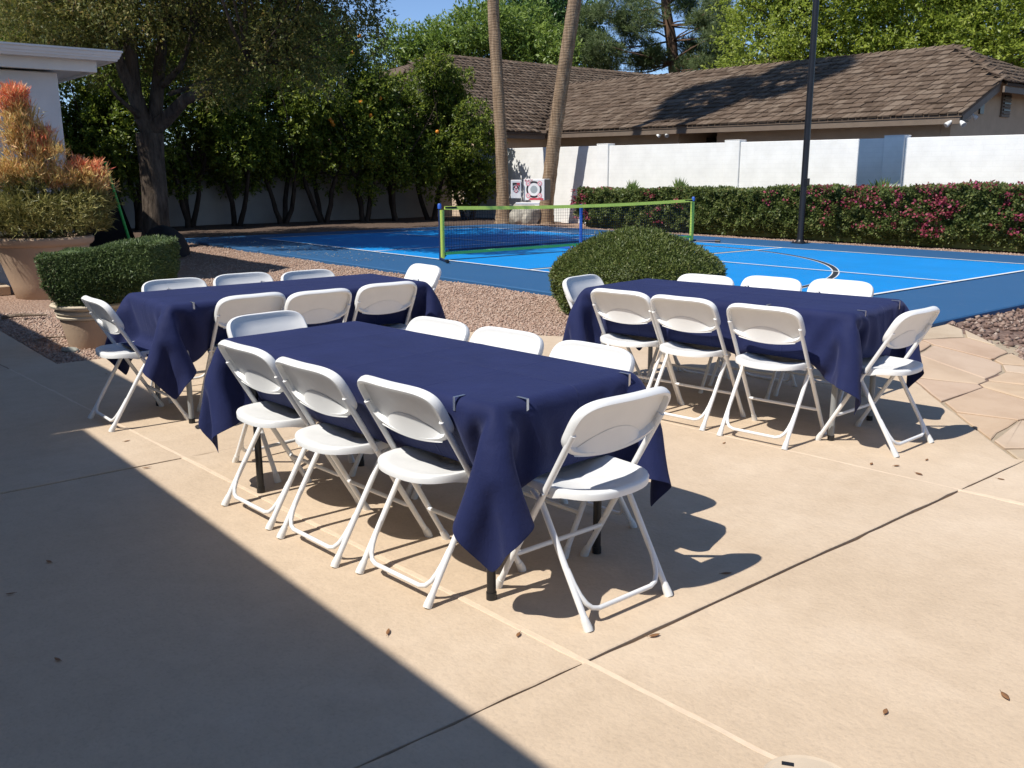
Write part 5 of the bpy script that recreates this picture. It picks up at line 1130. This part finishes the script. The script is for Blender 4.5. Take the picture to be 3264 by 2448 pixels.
# ------------------------------------------------------------------ tables, cloths, clips
TL, TW, TH = 1.83, 0.76, 0.742
def drape(seats, seed, over=.392, hg=.031, steps=200):
    """position-based cloth relaxation over the table top and the chair seats, in table space"""
    rng = np.random.default_rng(seed); nx = int(round((TL + 2 * over) / hg)) + 1; ny = int(round((TW + 2 * over) / hg)) + 1
    ua = np.linspace(-TL / 2 - over, TL / 2 + over, nx); va = np.linspace(-TW / 2 - over, TW / 2 + over, ny); hx_, hy_ = ua[1] - ua[0], va[1] - va[0]
    U, Vv = np.meshgrid(ua, va); ex = np.maximum(np.abs(U) - TL / 2, 0); ey = np.maximum(np.abs(Vv) - TW / 2, 0); sx, sy = np.sign(U), np.sign(Vv); top = TH + .004; gap = .007
    P = np.empty((ny, nx, 3)); both = np.minimum(ex, ey)
    cf = np.where(both > 0, .80, .42); P[..., 0] = U - sx * cf * ex; P[..., 1] = Vv - sy * cf * ey; P[..., 2] = top - np.where(both > 0, .8, .74) * np.hypot(ex, ey)
    P += rng.normal(size=P.shape) * np.where((ex + ey > 0)[..., None], .004, 0); ph = rng.random(4) * 6
    P[..., 1] += np.where((ey > 0) & (ex == 0), sy * .012 * np.sin(U * 9 + ph[0]) * ey / over, 0); P[..., 0] += np.where((ex > 0) & (ey == 0), sx * .012 * np.sin(Vv * 11 + ph[1]) * ex / over, 0)
    pin = (ex == 0) & (ey == 0) & (np.abs(U) < TL / 2 - .01) & (np.abs(Vv) < TW / 2 - .01); w = np.where(pin, 0., 1.); P0 = P.copy(); Vel = np.zeros_like(P)
    def solve(A, B, wa, wb, rest, k):
        d = P[B] - P[A]; l = np.sqrt((d * d).sum(-1)); ws = wa + wb; f = np.where(ws > 0, k * (l - rest) / np.maximum(l, 1e-6) / np.maximum(ws, 1e-6), 0)[..., None] * d
        P[A] += f * wa[..., None]; P[B] -= f * wb[..., None]
    S = slice; cons = []
    for o in (0, 1):
        cons.append(((S(None), S(o, nx - 1, 2)), (S(None), S(o + 1, nx, 2)), hx_, 1.)); cons.append(((S(o, ny - 1, 2), S(None)), (S(o + 1, ny, 2), S(None)), hy_, 1.))
    dg = math.hypot(hx_, hy_)
    for o in (0, 1):
        cons.append(((S(o, ny - 1, 2), S(0, nx - 1)), (S(o + 1, ny, 2), S(1, nx)), dg, .32)); cons.append(((S(o, ny - 1, 2), S(1, nx)), (S(o + 1, ny, 2), S(0, nx - 1)), dg, .32))
    for o in range(4):
        cons.append(((S(None), S(o, nx - 2, 4)), (S(None), S(o + 2, nx, 4)), 2 * hx_, .18)); cons.append(((S(o, ny - 2, 4), S(None)), (S(o + 2, ny, 4), S(None)), 2 * hy_, .18))
    def fit(A, B, w_):
        a0, b0 = w_[A], w_[B]; r_ = min(a0.shape[0], b0.shape[0]); c_ = min(a0.shape[1], b0.shape[1]); return r_, c_
    CC = []
    for A, B, rest, k in cons:
        ia = np.arange(ny * nx).reshape(ny, nx)[A]; ib = np.arange(ny * nx).reshape(ny, nx)[B]; r_, c_ = min(ia.shape[0], ib.shape[0]), min(ia.shape[1], ib.shape[1]); ia = ia[:r_, :c_].ravel(); ib = ib[:r_, :c_].ravel(); CC.append((ia, ib, rest, k))
    P = P.reshape(-1, 3); P0 = P0.reshape(-1, 3); w = w.ravel(); Vel = Vel.reshape(-1, 3); free = w > 0
    ig = np.arange(ny * nx).reshape(ny, nx); FB = []
    for dy_, dx_ in ((0, 5), (5, 0), (4, 4), (4, -4)):
        a = ig[:ny - dy_, max(0, -dx_):nx - max(0, dx_)]; b = ig[dy_:, max(0, dx_):nx + min(0, dx_)]; FB.append((a.ravel(), b.ravel(), math.hypot(dx_ * hx_, dy_ * hy_) * .80))
    CC = [(ia, ib, w[ia], w[ib], rest, k) for ia, ib, rest, k in CC]; CC = [(ia[m], ib[m], a[m], b[m], rest, k) for ia, ib, a, b, rest, k in CC for m in [(a + b) > 0]]
    dt = 1 / 60; AN = np.stack([np.clip(U, -TL / 2 - gap, TL / 2 + gap), np.clip(Vv, -TW / 2 - gap, TW / 2 + gap), np.full(U.shape, top)], -1).reshape(-1, 3); RL = np.hypot(ex, ey).ravel() + .006; nocorner = both.ravel() < .04; ST = [(x, y, math.cos(a), math.sin(a)) for x, y, a in seats]
    for it in range(steps):
        Vel[:, 2] -= 9.8 * dt; Vel *= .955; old = P.copy(); P = np.where(free[:, None], P + Vel * dt, P)
        for _ in range(6):
            for ia, ib, wa, wb, rest, k in CC: solve(ia, ib, wa, wb, rest, k)
            for ia, ib, mn in FB:                      # a fold cannot close tighter than the cloth allows
                d = P[ib] - P[ia]; l = np.sqrt((d * d).sum(1)); m = (l < mn) & (free[ia] | free[ib])
                if m.any():
                    d = d[m] * (.045 * (mn - l[m]) / np.maximum(l[m], 1e-4))[:, None]; np.add.at(P, ib[m], d * w[ib[m]][:, None]); np.add.at(P, ia[m], -d * w[ia[m]][:, None])
            ax, ay = np.abs(P[:, 0]), np.abs(P[:, 1]); ins = (ax < TL / 2 + gap) & (ay < TW / 2 + gap) & (P[:, 2] < top) & (P[:, 2] > TH - .07) & free
            dx, dy, dz = TL / 2 + gap - ax, TW / 2 + gap - ay, top - P[:, 2]; side = ins & ((np.minimum(dx, dy) < dz)); tp_i = ins & ~side
            P[tp_i, 2] = top; mx = side & (dx <= dy); P[mx, 0] = np.sign(P[mx, 0]) * (TL / 2 + gap); my = side & (dy < dx); P[my, 1] = np.sign(P[my, 1]) * (TW / 2 + gap)
            for x, y, c, s_ in ST:
                lx = (P[:, 0] - x) * c + (P[:, 1] - y) * s_; ly = -(P[:, 0] - x) * s_ + (P[:, 1] - y) * c
                m = nocorner & (np.abs(lx) < .195) & (ly > .03) & (ly < .445) & (P[:, 2] < .456) & (P[:, 2] > .38); P[m, 2] = .456
                # keep clear of the backrest and its tubes
                yb = .445 - .43 * P[:, 2] / .785; m = (np.abs(lx) < .235) & (P[:, 2] > .46) & (ly < yb + .03) & (ly > -.6)
                if m.any(): dd = (yb + .03 - ly)[m]; P[m, 0] += -s_ * dd; P[m, 1] += c * dd
            P[:, 2] = np.maximum(P[:, 2], .01); dA = P - AN; lA = np.sqrt((dA * dA).sum(1)); fA = np.where((lA > RL) & free, RL / np.maximum(lA, 1e-6), 1.0); P = AN + dA * fA[:, None]
        Vel = (P - old) / dt; Vel[~free] = 0; sp_ = np.linalg.norm(Vel, axis=1, keepdims=True); Vel *= np.minimum(1, .9 / np.maximum(sp_, 1e-6))
    P = P.reshape(ny, nx, 3)
    # faint fold creases on the top
    U, Vv = np.meshgrid(ua, va); tp_ = pin
    P[..., 2] += np.where(tp_, .004 * np.exp(-((U - .06) / .016) ** 2) + .003 * np.exp(-((U + .47) / .016) ** 2) + .003 * np.exp(-((Vv - .02) / .016) ** 2) + .0012 * np.sin(U * 6 + ph[2]) * np.sin(Vv * 8 + ph[3]), 0)
    i = np.arange(ny - 1)[:, None] * nx + np.arange(nx - 1)[None]; F = np.stack([i, i + 1, i + 1 + nx, i + nx], -1).reshape(-1, 4)
    return P.reshape(-1, 3), F

TAB = [("front", 8.762, -9.359, math.radians(5.3), 'black_metal'), ("right", 8.409, -6.688, math.radians(9.0), 'grey_metal'), ("left", 6.234, -8.703, math.radians(90.2), 'grey_metal')]
TLAB = {"front": "nearest to the viewer", "right": "standing at the right before the flagstones", "left": "standing at the left beside the potted shrub"}
def table(name, cx, cy, rz, legmat):
    r = empty("folding_table", (cx, cy, 0), rz); tag(r, "rectangular folding table under navy cloth, " + TLAB[name], "table", "folding tables under navy cloths")
    hxl, hyl, rc = TL / 2 - .03, TW / 2 - .03, .09; poly = [(cxs + rc * math.cos(a), cys + rc * math.sin(a)) for cxs, cys, a0 in ((hxl - rc, hyl - rc, 0), (-hxl + rc, hyl - rc, PI / 2), (-hxl + rc, -hyl + rc, PI), (hxl - rc, -hyl + rc, 1.5 * PI)) for a in np.linspace(a0, a0 + PI / 2, 7)]
    MB().prism(poly, TH - .052, TH - .008).build("table_top", M['table_top'], r, bevel=.006)
    for sx in (-1, 1):
        for sy in (-1, 1):
            lg = MB().tube([(sx * .80, sy * .29, .0), (sx * .80, sy * .29, .70)], .0165, 14).build("leg", M[legmat], r, True); MB().tube([(sx * .80, sy * .29, 0), (sx * .80, sy * .29, .03)], .019, 14).build("foot_cap", M['black_metal'], lg, True)
        MB().tube([(sx * .80, -.29, .62), (sx * .80, .29, .62)], .011, 10).build("cross_bar", M[legmat], r, True); MB().tube([(sx * .80, 0, .62), (sx * .42, 0, .69)], .009, 8).build("brace", M[legmat], r, True)
    return r
clip_me = None
def clip(tx, ty, tz, ang, label):
    r = empty("tablecloth_clip", (tx, ty, tz), ang); tag(r, label, "clip", "steel tablecloth clips"); r.scale = (.85, .85, .85)
    MB().box((-.022, 0, .0012), (.056, .013, .0016)).build("top_tab", M['steel'], r, bevel=.0004)
    MB().box((.0065, 0, -.026), (.0016, .013, .056)).build("face_plate", M['steel'], r, bevel=.0004)
    MB().box((-.016, 0, -.0545), (.046, .013, .0016)).build("lower_tab", M['steel'], r, bevel=.0004)
for name, cx, cy, rz, lm in TAB:
    t = table(name, cx, cy, rz, lm); c, s_ = math.cos(rz), math.sin(rz); seats = []
    for ch in chairs:
        dx, dy = ch.location.x - cx, ch.location.y - cy
        if math.hypot(dx, dy) < 1.7:
            lx, ly = c * dx + s_ * dy, -s_ * dx + c * dy
            if abs(lx) < 1.5 and abs(ly) < .95: seats.append((lx, ly, ch.rotation_euler.z - rz))
    V, F = drape(seats, {"front": 1, "right": 2, "left": 3}[name]); me = np_mesh("tablecloth", V, F); me.materials.append(M['cloth']); me.polygons.foreach_set("use_smooth", [True] * len(me.polygons))
    o = link("tablecloth", me); o.location = (cx, cy, 0); o.rotation_euler = (0, 0, rz); tag(o, "navy blue cloth hanging over the folding table " + TLAB[name], "tablecloth", "navy tablecloths")
    md = o.modifiers.new("thick", 'SOLIDIFY'); md.thickness = .0016; md.offset = 1; sb = o.modifiers.new("smooth", 'SUBSURF'); sb.levels = 1; sb.render_levels = 2
    def onedge(side, f):
        """side n/e/s/w in table space -> world clip on that edge"""
        lx, ly, a = {'e': (TL / 2 + .006, f * TW / 2, 0), 'w': (-TL / 2 - .006, f * TW / 2, PI), 's': (f * TL / 2, -TW / 2 - .006, -PI / 2), 'n': (f * TL / 2, TW / 2 + .006, PI / 2)}[side]
        return cx + c * lx - s_ * ly, cy + s_ * lx + c * ly, TH + .007, rz + a
    spots = {"front": [('s', .80, "steel clip on the near long edge of the front table's cloth"), ('e', -.62, "steel clip on the front table's near end, closer to the corner with the hanging fold"), ('e', .82, "steel clip on the front table's near end, at its right corner")],
             "right": [('s', .45, "steel clip on the near long edge of the right table's cloth"), ('e', -.68, "steel clip at the near right corner of the right table"), ('e', .70, "steel clip at the far right corner of the right table"), ('n', -.12, "steel clip on the far edge of the right table, behind its left chairs"), ('n', .42, "steel clip on the far edge of the right table, behind its right chair")],
             "left": [('s', -.84, "steel clip at the near left corner of the left table"), ('e', -.62, "steel clip at the right end of the left table, beside the chair"), ('n', -.70, "steel clip on the far edge of the left table, before the left chair"), ('n', .02, "steel clip on the far edge of the left table, before the middle chair")]}[name]
    for sd_, f, lb in spots: clip(*onedge(sd_, f), lb)

# ------------------------------------------------------------------ small things on the ground
ld = empty("drain_cover", (10.897, -9.603, 0)); tag(ld, "round cream plastic drain cover set in the patio at the bottom edge", "drain cover")
MB().lathe([(.118, -.004), (.122, .004), (.117, .008), (.110, .006), (.02, .006)], 48).build("ring", M['lid'], ld, True); MB().lathe([(.104, .006), (.102, .0095), (.01, .0105)], 40).build("lid", M['lid'], ld, True); MB().box((-.080, .022, .0106), (.03, .014, .002), .6).build("finger_slot", M['black_metal'], ld)
rl = np.random.default_rng(91)
DL = [(10.85, -9.16), (11.03, -8.82), (9.85, -9.67), (10.14, -9.33), (9.56, -9.99), (9.05, -10.88), (8.44, -10.89), (8.22, -10.71), (9.63, -7.09), (9.73, -7.02), (9.78, -6.8), (9.87, -7.06), (10.17, -6.83), (8.9, -7.37), (9.99, -8.76), (7.26, -10.02), (6.69, -9.94), (4.72, -9.48), (4.82, -9.23), (8.89, -3.97), (9.45, -4.6), (9.9, -5.5)]
LL = ["dry brown leaf on the open patio at lower right, the larger of two", "dry brown leaf near the right edge of the patio", "small reddish leaf on the pale joint before the end chair", "small reddish leaf on the dark joint right of the end chair", "dry leaf on the sunlit strip beside the big shadow edge", "dark leaf in the shaded patio, lower left", "leaf in the shaded patio near the left edge", "leaf in the shaded patio, upper one near the left edge", "curled leaf before the right table's end chair", "thin leaf beside the curled one before the right end chair", "small leaf close to the right end chair's foot", "leaf on the pale joint below the right end chair", "leaf near the crossing of the patio joints at right", "leaf in front of the right table's near chairs", "leaf beside the front end chair's shadow", "leaf on the patio left of the front table", "tiny leaf by the hanging corner of the front cloth", "dry leaf near the gravel edge at left", "dry leaf under the left table's end", "dry leaf on the upper flagstones", "dry leaf on the middle flagstones", "dry leaf on the lower flagstones"]
for (x, y), lb in zip(DL, LL):
    L = rl.uniform(.024, .044); wd = L * rl.uniform(.28, .45); V = []; n = 7; curl = rl.uniform(.02, .12)
    for i in range(n):
        t = i / (n - 1); hw = wd / 2 * math.sin(PI * min(1, t * .95 + .04)) ** .8; zc = curl * L * (t - .5) ** 2 * 2 + .002; V += [(L * (t - .5), -hw, zc + hw * .2), (L * (t - .5), 0, zc), (L * (t - .5), hw, zc + hw * .2)]
    V += [(-L * .72, .001, .004), (-L * .72, -.001, .004)]
    F = [(3 * i + k, 3 * i + 3 + k, 3 * i + 4 + k, 3 * i + 1 + k) for i in range(n - 1) for k in range(2)] + [(1, 3 * n, 3 * n + 1)]
    o = MB().add(V, F).build("dry_leaf", M['dry_leaf'], None, True); o.modifiers.new("thick", 'SOLIDIFY').thickness = .0008
    o.location = (x, y, (flagz(x, y) if x > 8.2 and y > -5.9 and y < -3.2 else 0.0) + .003); o.rotation_euler = (0, 0, rl.random() * 6.28); tag(o, lb, "leaf", "dry leaves on the paving")
# leaf litter on the court's shaded edge
n = 520; X = -7.6 + 7.2 * rl.random(n) ** 1.1; Y = -4.3 + np.abs(rl.normal(size=n)) * .8; me = leaf_mesh("leaf_litter", np.stack([X, Y, np.full(n, CZ + .006)], 1), np.stack([rl.normal(size=n), rl.normal(size=n), np.full(n, .12)], 1), np.tile([0, 0, 1.], (n, 1)), .02 + .035 * rl.random(n), .012 + .015 * rl.random(n)); me.materials.append(M['debris'])
tag(link("leaf_litter", me), "fallen leaf litter scattered along the court's shaded edge", "leaf litter", kind="stuff")
def stick(pts, r0, label):
    m = MB(); m.tube(pts, [r0, r0 * .9, r0 * .8, r0 * .45], 7); o = m.build("fallen_branch", M['wood'], None, True); tag(o, label, "branch", "fallen branches on the gravel")
stick([(1.12, -9.50, .02), (1.16, -9.36, .035), (1.22, -9.26, .035), (1.30, -9.10, .03)], .022, "thicker pale fallen branch on the gravel at the left edge")
stick([(2.82, -9.54, .015), (2.80, -9.44, .025), (2.84, -9.34, .025), (2.92, -9.22, .018)], .008, "thin fallen twig on the gravel, right of the thicker branch")
rk = boulder("stone", "flat grey stone on the gravel at the shadow edge", (3.52, -9.43, -.005), (.075, .04, .022), 3.3); rk.data.materials.clear(); rk.data.materials.append(M['greystone']); rk["category"] = "stone"; rk.rotation_euler = (0, .12, .9)
